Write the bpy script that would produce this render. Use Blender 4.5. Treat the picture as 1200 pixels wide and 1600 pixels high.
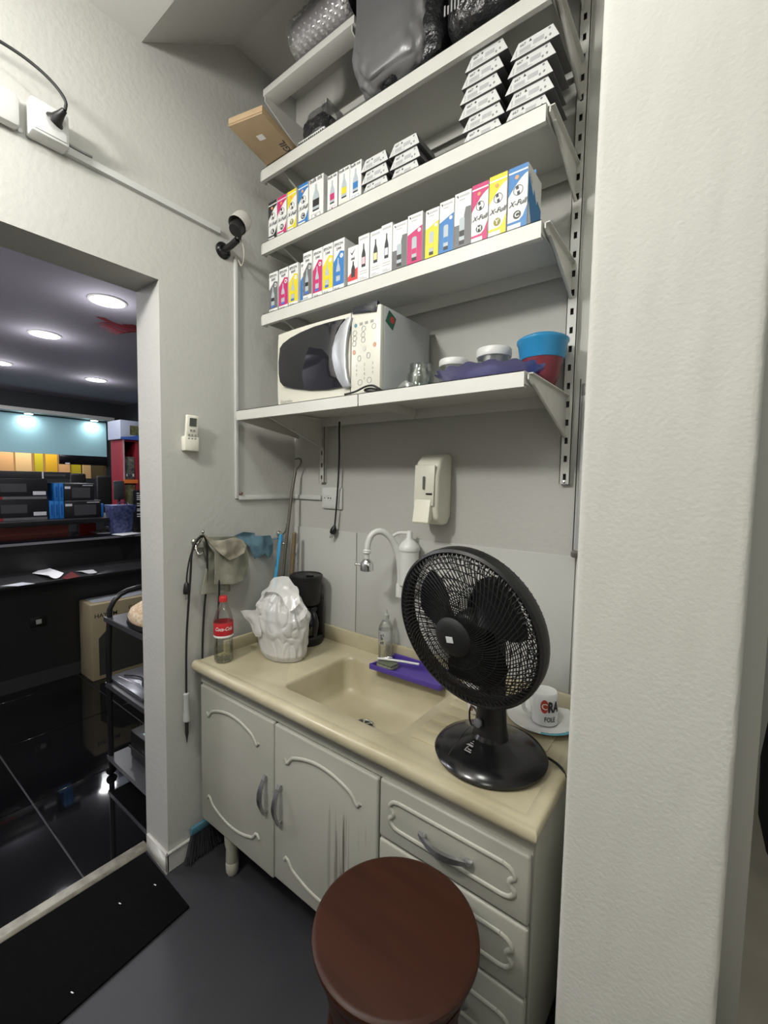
import bpy, bmesh, math, random
import numpy as np
from mathutils import Vector, Matrix, noise
random.seed(7)
for o in list(bpy.data.objects): bpy.data.objects.remove(o, do_unlink=True)
scn = bpy.context.scene
COL = scn.collection
PI = math.pi

# ------------------------------------------------------------------ camera
CAM = np.array([1.546, -1.358, 1.449]); FPX = 687.417
def cam_axes(yaw=37.181, pitch=-3.917, roll=1.03):
    y, p, r = np.radians([yaw, pitch, roll])
    f = np.array([-np.sin(y)*np.cos(p), np.cos(y)*np.cos(p), np.sin(p)])
    ri = np.array([np.cos(y), np.sin(y), 0.]); up = np.cross(ri, f)
    return ri*np.cos(r)+up*np.sin(r), -ri*np.sin(r)+up*np.cos(r), f
CR, CU, CF = cam_axes()
cd = bpy.data.cameras.new('camera'); cam = bpy.data.objects.new('camera', cd); COL.objects.link(cam)
cam.matrix_world = Matrix(((CR[0], CU[0], -CF[0], CAM[0]), (CR[1], CU[1], -CF[1], CAM[1]), (CR[2], CU[2], -CF[2], CAM[2]), (0, 0, 0, 1)))
cd.sensor_fit = 'HORIZONTAL'; cd.sensor_width = 36.0; cd.lens = FPX/1200*36.0; cd.clip_start = 0.02
scn.camera = cam
def ray(u, v, axis, val):          # a pixel's direction met with a plane of the room
    d = CF + CR*(u-600)/FPX + CU*(800-v)/FPX
    return tuple(float(a) for a in CAM + d*((val-CAM[axis])/d[axis]))
def X(u, v, x=0.): return ray(u, v, 0, x)
def Y(u, v, y=0.): return ray(u, v, 1, y)
def Z(u, v, z=0.): return ray(u, v, 2, z)

# ------------------------------------------------------------------ world, lights, exposure
w = bpy.data.worlds.new('world'); scn.world = w; w.use_nodes = True
w.node_tree.nodes['Background'].inputs[0].default_value = (0.75, 0.8, 0.85, 1)
w.node_tree.nodes['Background'].inputs[1].default_value = 0.02
vs = scn.view_settings; vs.view_transform = 'Standard'; vs.look = 'None'; vs.gamma = 1.0; vs.use_curve_mapping = False
vs.exposure = 0.1
def lamp(name, kind, loc, power, color, size=0.1, size_y=None, aim=None, spread=None):
    l = bpy.data.lights.new(name, kind); l.energy = power; l.color = color
    if kind == 'POINT': l.shadow_soft_size = size
    if kind == 'AREA':
        l.size = size
        if size_y: l.shape = 'RECTANGLE'; l.size_y = size_y
        else: l.shape = 'DISK'
        if spread: l.spread = spread
    o = bpy.data.objects.new(name, l); COL.objects.link(o); o.location = loc
    if aim is not None:
        o.rotation_euler = (Vector(aim)-Vector(loc)).to_track_quat('-Z', 'Y').to_euler()
    return o
# the room's own ceiling lamps: a bulb near the doorway wall, a panel over the middle of the room
lamp('doorway_bulb', 'POINT', (0.46, -1.75, 2.47), 62, (1.0, 0.985, 0.93), 0.09)
lamp('room_panel', 'AREA', (1.75, -2.4, 2.80), 9, (0.97, 1.0, 0.93), 0.5, 0.5, (1.75, -2.3, 0))
lamp('sink_ceiling_lamp', 'AREA', (1.05, -1.12, 2.80), 8.5, (0.97, 1.0, 0.93), 0.22, 0.22, (1.05, -1.12, 0))
lamp('side_bulb', 'POINT', (2.95, -1.46, 2.45), 18, (0.98, 1.0, 0.95), 0.06)

# ------------------------------------------------------------------ materials
MATS = {}
def mat(name, col, rough=0.5, metal=0.0, var=None, bump=None, trans=0.0, emit=None, spec=0.5, coat=0.0, alpha=1.0, sheen=0.0):
    if name in MATS: return MATS[name]
    m = bpy.data.materials.new(name); m.use_nodes = True; nt = m.node_tree; b = nt.nodes['Principled BSDF']
    b.inputs['Base Color'].default_value = (*col, 1); b.inputs['Roughness'].default_value = rough
    b.inputs['Metallic'].default_value = metal; b.inputs['Specular IOR Level'].default_value = spec
    b.inputs['Transmission Weight'].default_value = trans; b.inputs['Coat Weight'].default_value = coat
    b.inputs['Alpha'].default_value = alpha; b.inputs['Sheen Weight'].default_value = sheen
    if emit:
        b.inputs['Emission Color'].default_value = (*emit[0], 1); b.inputs['Emission Strength'].default_value = emit[1]
    if var or bump:
        tc = nt.nodes.new('ShaderNodeTexCoord')
    if var:                              # (scale, second colour, amount[, stretch])
        mp = nt.nodes.new('ShaderNodeMapping'); nt.links.new(tc.outputs['Object'], mp.inputs[0])
        if len(var) > 3: mp.inputs['Scale'].default_value = var[3]
        n = nt.nodes.new('ShaderNodeTexNoise'); n.inputs['Scale'].default_value = var[0]; n.inputs['Detail'].default_value = 6
        nt.links.new(mp.outputs[0], n.inputs['Vector'])
        r = nt.nodes.new('ShaderNodeValToRGB'); r.color_ramp.elements[0].position = 0.35; r.color_ramp.elements[1].position = 0.7
        c2 = [col[i]+(var[1][i]-col[i])*var[2] for i in range(3)]
        r.color_ramp.elements[0].color = (*col, 1); r.color_ramp.elements[1].color = (*c2, 1)
        nt.links.new(n.outputs['Fac'], r.inputs[0]); nt.links.new(r.outputs[0], b.inputs['Base Color'])
    if bump:                             # (scale, strength[, distance])
        n2 = nt.nodes.new('ShaderNodeTexNoise'); n2.inputs['Scale'].default_value = bump[0]; n2.inputs['Detail'].default_value = 5
        nt.links.new(tc.outputs['Object'], n2.inputs['Vector'])
        bp = nt.nodes.new('ShaderNodeBump'); bp.inputs['Strength'].default_value = bump[1]
        bp.inputs['Distance'].default_value = bump[2] if len(bump) > 2 else 0.01
        nt.links.new(n2.outputs['Fac'], bp.inputs['Height']); nt.links.new(bp.outputs[0], b.inputs['Normal'])
    MATS[name] = m; return m
def thin_clear(name, col=(1, 1, 1), gloss=0.12, rough=0.03, haze=0.0, hazecol=(.8, .8, .8)):
    if name in MATS: return MATS[name]
    m = bpy.data.materials.new(name); m.use_nodes = True; nt = m.node_tree; nt.nodes.clear()
    out = nt.nodes.new('ShaderNodeOutputMaterial'); t = nt.nodes.new('ShaderNodeBsdfTransparent'); t.inputs[0].default_value = (*col, 1)
    g = nt.nodes.new('ShaderNodeBsdfGlossy'); g.inputs['Roughness'].default_value = rough
    lw = nt.nodes.new('ShaderNodeLayerWeight'); lw.inputs[0].default_value = 0.35
    ma = nt.nodes.new('ShaderNodeMath'); ma.operation = 'MULTIPLY_ADD'; ma.inputs[1].default_value = 0.55; ma.inputs[2].default_value = gloss*0.4
    nt.links.new(lw.outputs['Fresnel'], ma.inputs[0])
    mx = nt.nodes.new('ShaderNodeMixShader'); nt.links.new(ma.outputs[0], mx.inputs[0]); nt.links.new(t.outputs[0], mx.inputs[1]); nt.links.new(g.outputs[0], mx.inputs[2])
    last = mx
    if haze > 0:
        d = nt.nodes.new('ShaderNodeBsdfDiffuse'); d.inputs[0].default_value = (*hazecol, 1)
        m2 = nt.nodes.new('ShaderNodeMixShader'); m2.inputs[0].default_value = haze
        nt.links.new(mx.outputs[0], m2.inputs[1]); nt.links.new(d.outputs[0], m2.inputs[2]); last = m2
    nt.links.new(last.outputs[0], out.inputs[0]); MATS[name] = m; return m

M_WALL = mat('wall_paint', (.50, .495, .465), .75, var=(1.6, (.455, .452, .425), .6), bump=(55, .35, .004))
M_WALLR = mat('rough_wall_paint', (.53, .525, .485), .7, var=(2.5, (.49, .485, .445), .5), bump=(150, .30, .0025))
M_PANEL = mat('pvc_panel', (.50, .50, .48), .45)
M_CEIL = mat('ceiling_paint', (.55, .54, .52), .8, bump=(40, .15, .003))
M_WHITE = mat('white_enamel', (.62, .615, .58), .4, var=(7, (.54, .535, .49), .5))
M_SHELF = mat('shelf_enamel', (.60, .595, .56), .38, var=(9, (.53, .52, .48), .35))
M_PVCW = mat('white_plastic', (.64, .64, .625), .35)
M_CREAM = mat('cream_plastic', (.78, .76, .66), .38)
M_BLACK = mat('black_plastic', (.0065, .0065, .007), .42)
M_BLACKG = mat('gloss_black_plastic', (.006, .006, .007), .2)
M_CORD = mat('black_rubber', (.012, .012, .013), .55)
M_CHROME = mat('chrome', (.75, .75, .76), .15, metal=1.0)
M_STEEL = mat('brushed_steel', (.5, .5, .52), .35, metal=1.0)
M_DARK = mat('dark_gap', (.02, .02, .02), .9)
M_PAPER = mat('paper', (.85, .85, .85), .7)
M_RED = mat('red_plastic', (.55, .03, .03), .35)

# ------------------------------------------------------------------ mesh helpers
class MB:
    def __init__(s): s.v = []; s.f = []
    def add(s, vs, fs):
        k = len(s.v); s.v += [tuple(p) for p in vs]; s.f += [tuple(i+k for i in f) for f in fs]; return s
    def box(s, x0, y0, z0, x1, y1, z1):
        if x0 > x1: x0, x1 = x1, x0
        if y0 > y1: y0, y1 = y1, y0
        if z0 > z1: z0, z1 = z1, z0
        return s.add([(x0,y0,z0),(x1,y0,z0),(x1,y1,z0),(x0,y1,z0),(x0,y0,z1),(x1,y0,z1),(x1,y1,z1),(x0,y1,z1)],
              [(0,3,2,1),(4,5,6,7),(0,1,5,4),(1,2,6,5),(2,3,7,6),(3,0,4,7)])
    def prism(s, pts, ext):              # polygon of 3D points extruded by a vector
        n = len(pts); e = Vector(ext); p = [Vector(q) for q in pts]
        nr = Vector((0,0,0))
        for i in range(n): nr += (p[i]-p[0]).cross(p[(i+1) % n]-p[0])
        if nr.dot(e) > 0: p = p[::-1]
        return s.add(p+[q+e for q in p], [tuple(range(n)), tuple(range(2*n-1, n-1, -1))]+[(i, n+i, n+(i+1) % n, (i+1) % n)[::-1] for i in range(n)])
    def rings(s, rs, closed_u=True, cap0=True, cap1=True):
        n = len(rs[0]); vs = [p for r in rs for p in r]; fs = []
        for j in range(len(rs)-1):
            for i in range(n if closed_u else n-1):
                a = j*n+i; b = j*n+(i+1) % n; fs.append((a, b, b+n, a+n))
        if cap0: fs.append(tuple(range(n-1, -1, -1)))
        if cap1: fs.append(tuple((len(rs)-1)*n+i for i in range(n)))
        return s.add(vs, fs)
    def lathe(s, prof, c=(0,0,0), n=32, axis=None, cap0=True, cap1=True, sx=1, sy=1):
        q = Vector((0,0,1)).rotation_difference(Vector(axis).normalized()).to_matrix() if axis is not None else Matrix.Identity(3)
        C = Vector(c)
        rs = [[C + q @ Vector((max(r, 1e-5)*math.cos(2*PI*i/n)*sx, max(r, 1e-5)*math.sin(2*PI*i/n)*sy, z)) for i in range(n)] for r, z in prof]
        return s.rings(rs, True, cap0 and prof[0][0] > 1e-4, cap1 and prof[-1][0] > 1e-4)
    def cyl(s, a, b, r, n=20, r2=None):
        a, b = Vector(a), Vector(b); return s.lathe([(r, 0), (r if r2 is None else r2, (b-a).length)], a, n, b-a)
    def tube(s, pts, r, n=8, closed=False, smooth=0):
        p = [Vector(q) for q in pts]
        for _ in range(smooth):
            out = [] if closed else [p[0]]
            rng = range(len(p)) if closed else range(len(p)-1)
            for i in rng:
                a, b = p[i], p[(i+1) % len(p)]; out += [a*.75+b*.25, a*.25+b*.75]
            if not closed: out.append(p[-1])
            p = out
        m = len(p); rs = []; ref = None
        for i in range(m):
            t = (p[(i+1) % m]-p[i-1]) if closed else (p[min(i+1, m-1)]-p[max(i-1, 0)])
            if t.length < 1e-9: t = Vector((0,0,1))
            t.normalize()
            if ref is None: ref = t.orthogonal().normalized()
            ref = (ref - t*ref.dot(t)); ref = ref.normalized() if ref.length > 1e-6 else t.orthogonal().normalized()
            bi = t.cross(ref); rr = r[i*len(r)//m] if isinstance(r, (list, tuple)) else r
            rs.append([p[i]+ref*(rr*math.cos(2*PI*k/n))+bi*(rr*math.sin(2*PI*k/n)) for k in range(n)])
        if closed: rs.append(rs[0]); return s.rings(rs, True, False, False)
        return s.rings(rs)
    def grid(s, fn, nu, nv):
        vs = [fn(i/nu, j/nv) for j in range(nv+1) for i in range(nu+1)]
        return s.add(vs, [(j*(nu+1)+i, j*(nu+1)+i+1, (j+1)*(nu+1)+i+1, (j+1)*(nu+1)+i) for j in range(nv) for i in range(nu)])
    def mesh(s, name, m, bevel=0, smooth=None, seg=2):
        me = bpy.data.meshes.new(name); me.from_pydata(s.v, [], s.f)
        bm = bmesh.new(); bm.from_mesh(me)
        if smooth is not None or bevel: bmesh.ops.remove_doubles(bm, verts=bm.verts, dist=1e-6)
        bmesh.ops.recalc_face_normals(bm, faces=bm.faces)
        if bevel:
            es = [e for e in bm.edges if len(e.link_faces) == 2 and e.calc_face_angle(0) > 0.5]
            bmesh.ops.bevel(bm, geom=es, offset=bevel, segments=seg, affect='EDGES', profile=0.5, clamp_overlap=True)
        bm.to_mesh(me); bm.free()
        if smooth is not None or bevel:
            me.polygons.foreach_set('use_smooth', [True]*len(me.polygons)); me.set_sharp_from_angle(angle=math.radians(smooth or 40))
        if m: me.materials.append(m)
        me.update(); return me
    def build(s, name, m, parent=None, bevel=0, smooth=None, local=False, seg=2):
        org = Vector((0,0,0))
        if parent is not None and not local: org = worldloc(parent)
        if org.length: s.v = [(x-org.x, y-org.y, z-org.z) for x, y, z in s.v]
        return link(name, s.mesh(name, m, bevel, smooth, seg), parent)
def worldloc(o):
    v = Vector((0,0,0))
    while o is not None: v += Vector(o.location); o = o.parent
    return v
def link(name, me, parent=None):
    o = bpy.data.objects.new(name, me); COL.objects.link(o)
    if parent is not None: o.parent = parent
    return o
def tag(o, label, cat, group=None):
    o['label'] = label; o['category'] = cat
    if group: o['group'] = group
    return o
def thing(name, label, cat, loc=(0,0,0), group=None, rz=0):
    o = bpy.data.objects.new(name, None); COL.objects.link(o); o.location = loc; o.rotation_euler = (0,0,rz)
    o.empty_display_size = .05
    return tag(o, label, cat, group)
def struct(o): o['kind'] = 'structure'; return o
def box(x0,y0,z0,x1,y1,z1): return MB().box(x0,y0,z0,x1,y1,z1)
def circ(cx, cy, r, n=20, ry=None): return [(cx+r*math.cos(2*PI*i/n), cy+(ry or r)*math.sin(2*PI*i/n)) for i in range(n)]
# ------------------------------------------------------------------ lettering
TXT = {}
def text_pts(s, size=1.0, shear=0.0, bold=0.0, align='CENTER', sx=1.0):
    key = (s, shear, bold, align)
    if key not in TXT:
        c = bpy.data.curves.new('txt', 'FONT'); c.body = s; c.size = 1.0; c.shear = shear; c.offset = bold; c.align_x = align; c.resolution_u = 2
        o = bpy.data.objects.new('txt', c); COL.objects.link(o); dg = bpy.context.evaluated_depsgraph_get()
        me = bpy.data.meshes.new_from_object(o.evaluated_get(dg))
        TXT[key] = ([tuple(v.co[:2]) for v in me.vertices], [tuple(p.vertices) for p in me.polygons])
        bpy.data.objects.remove(o, do_unlink=True); bpy.data.meshes.remove(me); bpy.data.curves.remove(c)
    v, f = TXT[key]; return [(x*size*sx, y*size) for x, y in v], f
def lettering(mb, s, size, place, **kw):         # place maps (x, y) of the lettering to a 3D point
    v, f = text_pts(s, size, **kw); mb.add([place(x, y) for x, y in v], f); return mb

# ================================================================== THE SETTING
# left wall with the doorway to the shop
DY0, DY1, DZ, WT = -0.603, -1.62, 2.117, 0.168
wl = MB().box(-WT, DY0, 0, 0, 0.12, 3.2).box(-WT, -4.3, 0, 0, DY1, 3.2)
wl.box(-WT, DY1, DZ, 0, DY0, 3.2)
WL = struct(wl.build('wall_left', M_WALL))
wb = MB().box(0, 0, 0, 1.372, 0.12, 3.2); WB = struct(wb.build('wall_back', M_WALL))
# lower wall boards behind the sink
for x0, x1, t in ((.004, .381, .006), (.3855, 1.2235, .0055)):
    box(x0, -t, .80, x1, .001, 1.2405).build('panel', M_PANEL, WB, bevel=.0012)
box(1.2265, -.005, .80, 1.368, .001, 1.2405).build('panel', M_PANEL, WB, bevel=.0012)
# the wall end to the right of the sink
def wall_end():
    y0, y1, x0, x1 = -.62, 1.3, 1.372, 1.584
    mb = MB(); nz = 90; nu = 18; rings = []
    for k in range(nz+1):
        z = 3.2*k/nz; r = []
        def jag(s): return .0022*noise.noise(Vector((s*9.1, z*26, 3.0)))+.0014*noise.noise(Vector((s*5, z*90, 1.0)))
        e = .006
        pts = [(x0, y1), (x0, y0+e)]
        pts += [(x0+e*.35+jag(1), y0+e*.3), (x0+e+jag(1.4), y0)]
        for i in range(1, nu): pts.append((x0+(x1-x0)*i/nu, y0+.0016*noise.noise(Vector((i*.9, z*9, 5.0)))))
        pts += [(x1-e+jag(3), y0), (x1-e*.3+jag(3.3), y0+e*.35), (x1, y0+e), (x1, y1)]
        rings.append([(x, y, z) for x, y in pts])
    mb.rings(rings); return mb
struct(wall_end().build('wall_right', M_WALLR, smooth=50))
# closing walls of the room behind the camera
M_WALLD = mat('grey_room_paint', (.30, .30, .29), .8)
struct(box(-.0, -4.3, 0, 4.1, -4.2, 3.2).build('wall_front', M_WALLD))
struct(box(4.0, -4.2, 0, 4.1, 1.3, 3.2).build('wall_side', M_WALLD))
struct(box(1.584, 1.2, 0, 4.0, 1.3, 3.2).build('wall_passage', M_WALL))
# floor of the room: grey painted screed; beige floor of the passage on the right
M_FLOOR = mat('grey_floor_paint', (.030, .0305, .035), .5, var=(5, (.022, .0225, .027), .8), bump=(120, .1, .002))
struct(box(-.1, -4.3, -.1, 1.60, .1, 0).build('floor', M_FLOOR))
M_BEIGE = mat('beige_floor', (.55, .5, .42), .4, var=(6, (.45, .41, .35), .7))
struct(box(1.60, -4.3, -.1, 4.1, 1.3, 0).build('floor_passage', M_BEIGE))
# ceiling: low slab, raked soffit, higher slab over the sink niche
ce = MB()
ce.prism([(-.0, -4.3, 2.835), (-.0, -.645, 2.835), (-.0, -.303, 3.082), (-.0, .1, 3.082), (-.0, .1, 3.25), (-.0, -4.3, 3.25)], (4.1, 0, 0))
struct(ce.build('ceiling', M_CEIL))
# threshold, skirting
M_THR = mat('worn_metal_trim', (.36, .34, .28), .45, var=(30, (.2, .18, .15), .9), metal=.3)
th = MB().prism([(-.205, DY1, 0), (-.196, DY1, .010), (-.158, DY1, .010), (-.148, DY1, 0)], (0, DY0-DY1, 0))
struct(th.build('trim_1', M_THR, bevel=.001))
M_SKIRT = mat('skirting_tile', (.56, .55, .52), .3, var=(8, (.45, .44, .41), .6))
sk = MB().box(0, DY0-.012, 0, .012, -.002, .072).box(-WT+.02, DY0-.012, 0, .012, DY0, .072)
struct(sk.build('baseboard_left', M_SKIRT, bevel=.004))
# door casing in the passage at the far right
M_CASE = mat('grey_casing_paint', (.5, .5, .46), .5)
tr = MB().box(1.586, .052, 0, 1.613, .075, 1.893).box(1.6165, .048, 0, 1.661, .075, 1.893).box(1.586, .068, 0, 1.661, .2, 1.885)
struct(tr.build('trim_2', M_CASE, bevel=.0015))
b_ = thing('cardboard_box', 'small brown box above the casing at the right picture edge', 'box', (1.62, .12, 1.895))
box(1.59, .06, 1.895, 1.70, .19, 1.98).build('body', mat('kraft_dark', (.30, .19, .10), .7), b_, bevel=.003)
box(1.588, .058, 1.893, 1.702, .192, 1.899).build('base_edge', M_BLACK, b_)
hb = thing('dark_object', 'unidentified black object beyond the casing at the right picture edge', 'bag', (1.74, .36, .22))  # unidentified dark object, given the form of a strapped bag
mb = MB(); mb.lathe([(.01, 0), (.045, .05), (.07, .16), (.075, .34), (.06, .5), (.035, .62), (.02, .68)], (1.766, .36, .30), 20, sy=.7)
mb.build('body', mat('black_cloth', (.015, .015, .016), .8), hb, smooth=60)
MB().tube([(1.755, .36, .9), (1.75, .36, 1.08), (1.80, .36, 1.08), (1.795, .36, .9)], .006, 8, smooth=2).build('strap', mat('black_cloth', (.015,)*3), hb, smooth=60)

# ------------------------------------------------------------------ THE SHOP beyond the doorway
M_TILE = mat('black_polished_tile', (.0035, .0035, .004), .045, var=(3, (.007, .007, .008), .6), spec=.5)
M_GROUT = mat('dark_grout', (.028, .028, .03), .6)
SF = struct(box(-9.2, -3.3, -.1, -.1, 2.6, -.004).build('floor_shop', M_GROUT))
tile_me = None
TX, TY, TS, TG = -.197, -.807, .597, .603
for i in range(15):
    for j in range(-5, 6):
        x1 = TX - i*TG; y0 = TY + j*TG
        if x1-TS < -9.15 or y0 > 2.5 or y0 < -3.3: continue
        if tile_me is None: tile_me = box(-TS, 0, -.012, 0, TS, 0).mesh('tile', M_TILE, bevel=.0012, seg=1)
        t = link('tile', tile_me, SF); t.location = (x1, y0+.003, 0)
M_SHOPC = mat('shop_ceiling_grey', (.40, .375, .43), .85)
SHZ = 2.65
struct(box(-9.2, -3.3, SHZ, -WT, 2.6, SHZ+.15).build('ceiling_shop', M_SHOPC))
M_SHOPW = mat('shop_dark_wall', (.025, .027, .03), .6)
struct(box(-9.2, 1.95, 0, -WT, 2.1, SHZ).build('wall_shop_side', M_SHOPW))
struct(box(-9.2, -3.3, 0, -WT, -3.2, SHZ).build('wall_shop_front', mat('pale_shop_wall', (.62, .60, .64), .7)))
# the far wall with a lit opening
XW = -6.5
fw = MB().box(XW-.1, -3.2, 0, XW, 1.95, 1.42).box(XW-.1, -3.2, 1.42, XW, .28, SHZ).box(XW-.1, 1.66, 1.42, XW, 1.95, SHZ).box(XW-.1, .28, 1.80, XW, 1.66, SHZ)
struct(fw.build('wall_shop_far', M_SHOPW))
struct(box(-9.2, -3.2, 0, -9.1, 2.0, SHZ).build('wall_shop_end', mat('peach_wall', (.75, .52, .30), .7)))
sg = thing('wall_panel', 'pale blue panel under two small spots at the back of the shop', 'wall panel', (XW+.02, .9, 1.78))
box(XW, -.9, 1.775, XW+.03, 1.665, 2.33).build('face', mat('pale_blue_panel', (.36, .62, .68), .5), sg)
bx_ = thing('light_pelmet', 'white strip pelmet above the pale blue wall panel', 'pelmet', (XW+.1, .9, 2.34))
box(XW, -.9, 2.345, XW+.22, 1.72, 2.40).build('body', M_WHITE, bx_, bevel=.004)
M_LED = mat('led_white', (1, 1, 1), .5, emit=((1.0, 1.0, 1.0), 14))
for yy in (.63, 1.46):
    t = thing('spot_light', 'small round spot %s the pelmet at the back of the shop' % ('at the middle of' if yy < 1 else 'near the right end of'), 'spotlight', (XW+.13, yy, 2.345), 'pelmet spots')
    MB().lathe([(.06, 0), (.06, -.012), (.05, -.016)], (XW+.13, yy, 2.345), 20).build('rim', M_WHITE, t, smooth=40)
    MB().lathe([(.048, -.0165), (.048, -.020)], (XW+.13, yy, 2.345), 20).build('lens', M_LED, t)
    lamp('spot_glow', 'AREA', (XW+.13, yy, 2.30), 1.3, (.95, .98, 1.0), .09, aim=(XW+.02, yy, 1.7))
# ceiling downlights of the shop
SPOTS = [((168, 470), .105, 'nearest the doorway'), ((70, 522), .105, 'second from the doorway'), ((-2, 566), .105, 'cut by the left picture edge'), ((150, 593), .105, 'farthest back on the right')]
for (u, v), r, wtxt in SPOTS:
    x, y, _ = Z(u, v, SHZ)
    t = thing('downlight', 'round white ceiling downlight in the shop, %s' % wtxt, 'ceiling light', (x, y, SHZ), 'round shop downlights')
    MB().lathe([(r+.012, 0), (r+.012, -.006), (r, -.010), (r-.004, -.004)], (x, y, SHZ), 36, cap1=False).build('rim', M_WHITE, t, smooth=40)
    MB().lathe([(r-.003, -.006), (r-.003, -.008)], (x, y, SHZ), 36).build('lens', M_LED, t)
    lamp('shop_fill_glow', 'POINT', (x, y, SHZ-.14), 3.0, (.96, .96, 1.0), .10)
    lamp('downlight_beam', 'AREA', (x, y, SHZ-.03), 8, (.96, .97, 1.0), .2, aim=(x, y, 0))
for x, y in ((-1.7, -1.6), (-3.0, -1.7), (-4.6, -1.6), (-3.8, -2.6)): lamp('shop_fill_glow', 'POINT', (x, y, SHZ-.10), 30, (.96, .96, 1.0), .08)  # unseen lamps without fixtures, added to brighten the shop ceiling
# red feather decoration hanging under the shop ceiling
fe = thing('feather_garland', 'red feathery garland hanging from the shop ceiling by the door jamb', 'garland', (-2.2, .36, SHZ))
mb = MB()
for k in range(46):
    t = k/45; bx0 = -2.22; by = .12+.62*t; bz = SHZ-.03-.03*math.sin(t*9)
    for s in (-1, 1):
        L = .05+.05*math.sin(PI*min(1, t*2+.1))+random.uniform(-.01, .01)
        p = [(bx0, by, bz), (bx0+s*.012, by-.05, bz+.012+s*L*.2), (bx0+s*.02, by-.12, bz+s*L*.38-.01), (bx0+s*.008, by-.055, bz-.004+s*L*.14)]
        mb.prism(p, (.003, 0, 0))
mb.tube([(-2.22, .12, SHZ-.03), (-2.22, .45, SHZ-.045), (-2.22, .74, SHZ-.03)], .012, 8, smooth=1)
mb.build('fronds', mat('red_feather', (.13, .012, .018), .8), fe)
MB().tube([(-2.22, .4, SHZ), (-2.22, .4, SHZ-.04)], .003, 6).build('cord', M_CORD, fe)
# warm lit display behind the opening
M_POST = [mat('display_peach', (.80, .55, .36), .6), mat('display_cream', (.82, .66, .46), .6), mat('display_yellow', (.80, .55, .06), .6), mat('display_lime', (.55, .55, .05), .6)]
lamp('display_glow', 'AREA', (-7.6, .95, 2.4), 20, (1.0, .80, .52), 1.2, .5, aim=(-8.2, 1.0, 1.5))
for k, (y0, y1, z0, z1, c, lab) in enumerate([(.55, .80, 1.35, 1.95, 0, 'peach'), (.83, 1.05, 1.35, 1.95, 1, 'cream'), (1.10, 1.22, 1.35, 2.0, 3, 'lime green'), (1.25, 1.42, 1.35, 2.0, 2, 'golden'), (1.44, 1.62, 1.3, 1.9, 0, 'salmon'), (1.64, 1.80, 1.3, 1.9, 3, 'olive green'), (1.82, 2.0, 1.3, 1.9, 1, 'pale'), (2.01, 2.12, 1.3, 1.95, 2, 'bright yellow')]):
    pb = box(-8.0-.02*(k % 3), y0, 0, -7.97-.02*(k % 3), y1, z1).build('display_board', M_POST[c], None)
    tag(pb, '%s display board in the lit opening at the back of the shop' % lab, 'display board', 'boards in the lit opening')
tv = thing('television', 'wide black screen under the pale blue panel', 'television', (XW+.06, 1.35, 1.62))
box(XW+.02, 1.00, 1.63, XW+.07, 1.655, 1.775).build('screen', M_BLACKG, tv, bevel=.006)
box(XW+.072, 1.07, 1.635, XW+.075, 1.13, 1.655).build('tag', M_PAPER, tv)
box(XW+.0, 1.2, 1.66, XW+.025, 1.5, 1.74).build('mount', M_BLACK, tv)

# shop counter: knee panel, worktop, glass top, upper shelf
M_SLATE = mat('black_laminate', (.016, .016, .017), .42)
M_GLASSB = mat('black_glass', (.006, .006, .008), .05)
sc = thing('shop_counter', 'long black shop counter with a polished top and a raised shelf', 'counter', (-2.3, -.6, 0))
box(-2.17, -3.0, 0.0, -2.14, 1.2, .715).build('front_panel', M_SLATE, sc)
box(-2.14, -3.0, 0.0, -2.128, 1.2, .09).build('plinth', mat('dark_plinth', (.03, .03, .032), .5), sc)
box(-2.48, -3.0, .715, -2.03, 1.2, .738).build('worktop', M_SLATE, sc, bevel=.003)
box(-2.49, -3.0, .738, -2.47, 1.2, .94).build('riser', M_SLATE, sc)
box(-2.98, -3.0, .94, -2.445, 1.2, .96).build('glass_top', M_GLASSB, sc, bevel=.002)
box(-2.447, -3.0, .941, -2.4435, 1.2, .959).build('edge_strip', mat('grey_edge', (.25, .25, .27), .3), sc)
box(-2.96, -3.0, .96, -2.94, .02, 1.06).build('back_panel', mat('dull_red_panel', (.75, .22, .18), .4), sc)
box(-2.96, .10, .96, -2.94, .23, 1.06).build('back_panel', mat('bright_red_panel', (.55, .03, .03), .4), sc)
box(-3.25, -3.0, 1.06, -2.62, .46, 1.098).build('shelf', M_SLATE, sc, bevel=.002)
for yy in (-1.5, .44): box(-2.98, yy-.02, .96, -2.9, yy, 1.06).build('bracket', M_SLATE, sc)
pl = thing('wall_socket', 'small black socket with white contacts on the counter panel', 'socket', (-2.14, -.424, .44))
box(-2.14, -.47, .41, -2.132, -.375, .48).build('plate', M_BLACK, pl, bevel=.003)
box(-2.132, -.437, .43, -2.128, -.405, .462).build('contact', mat('grey_contact', (.45, .45, .45), .4), pl, bevel=.002)
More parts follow.
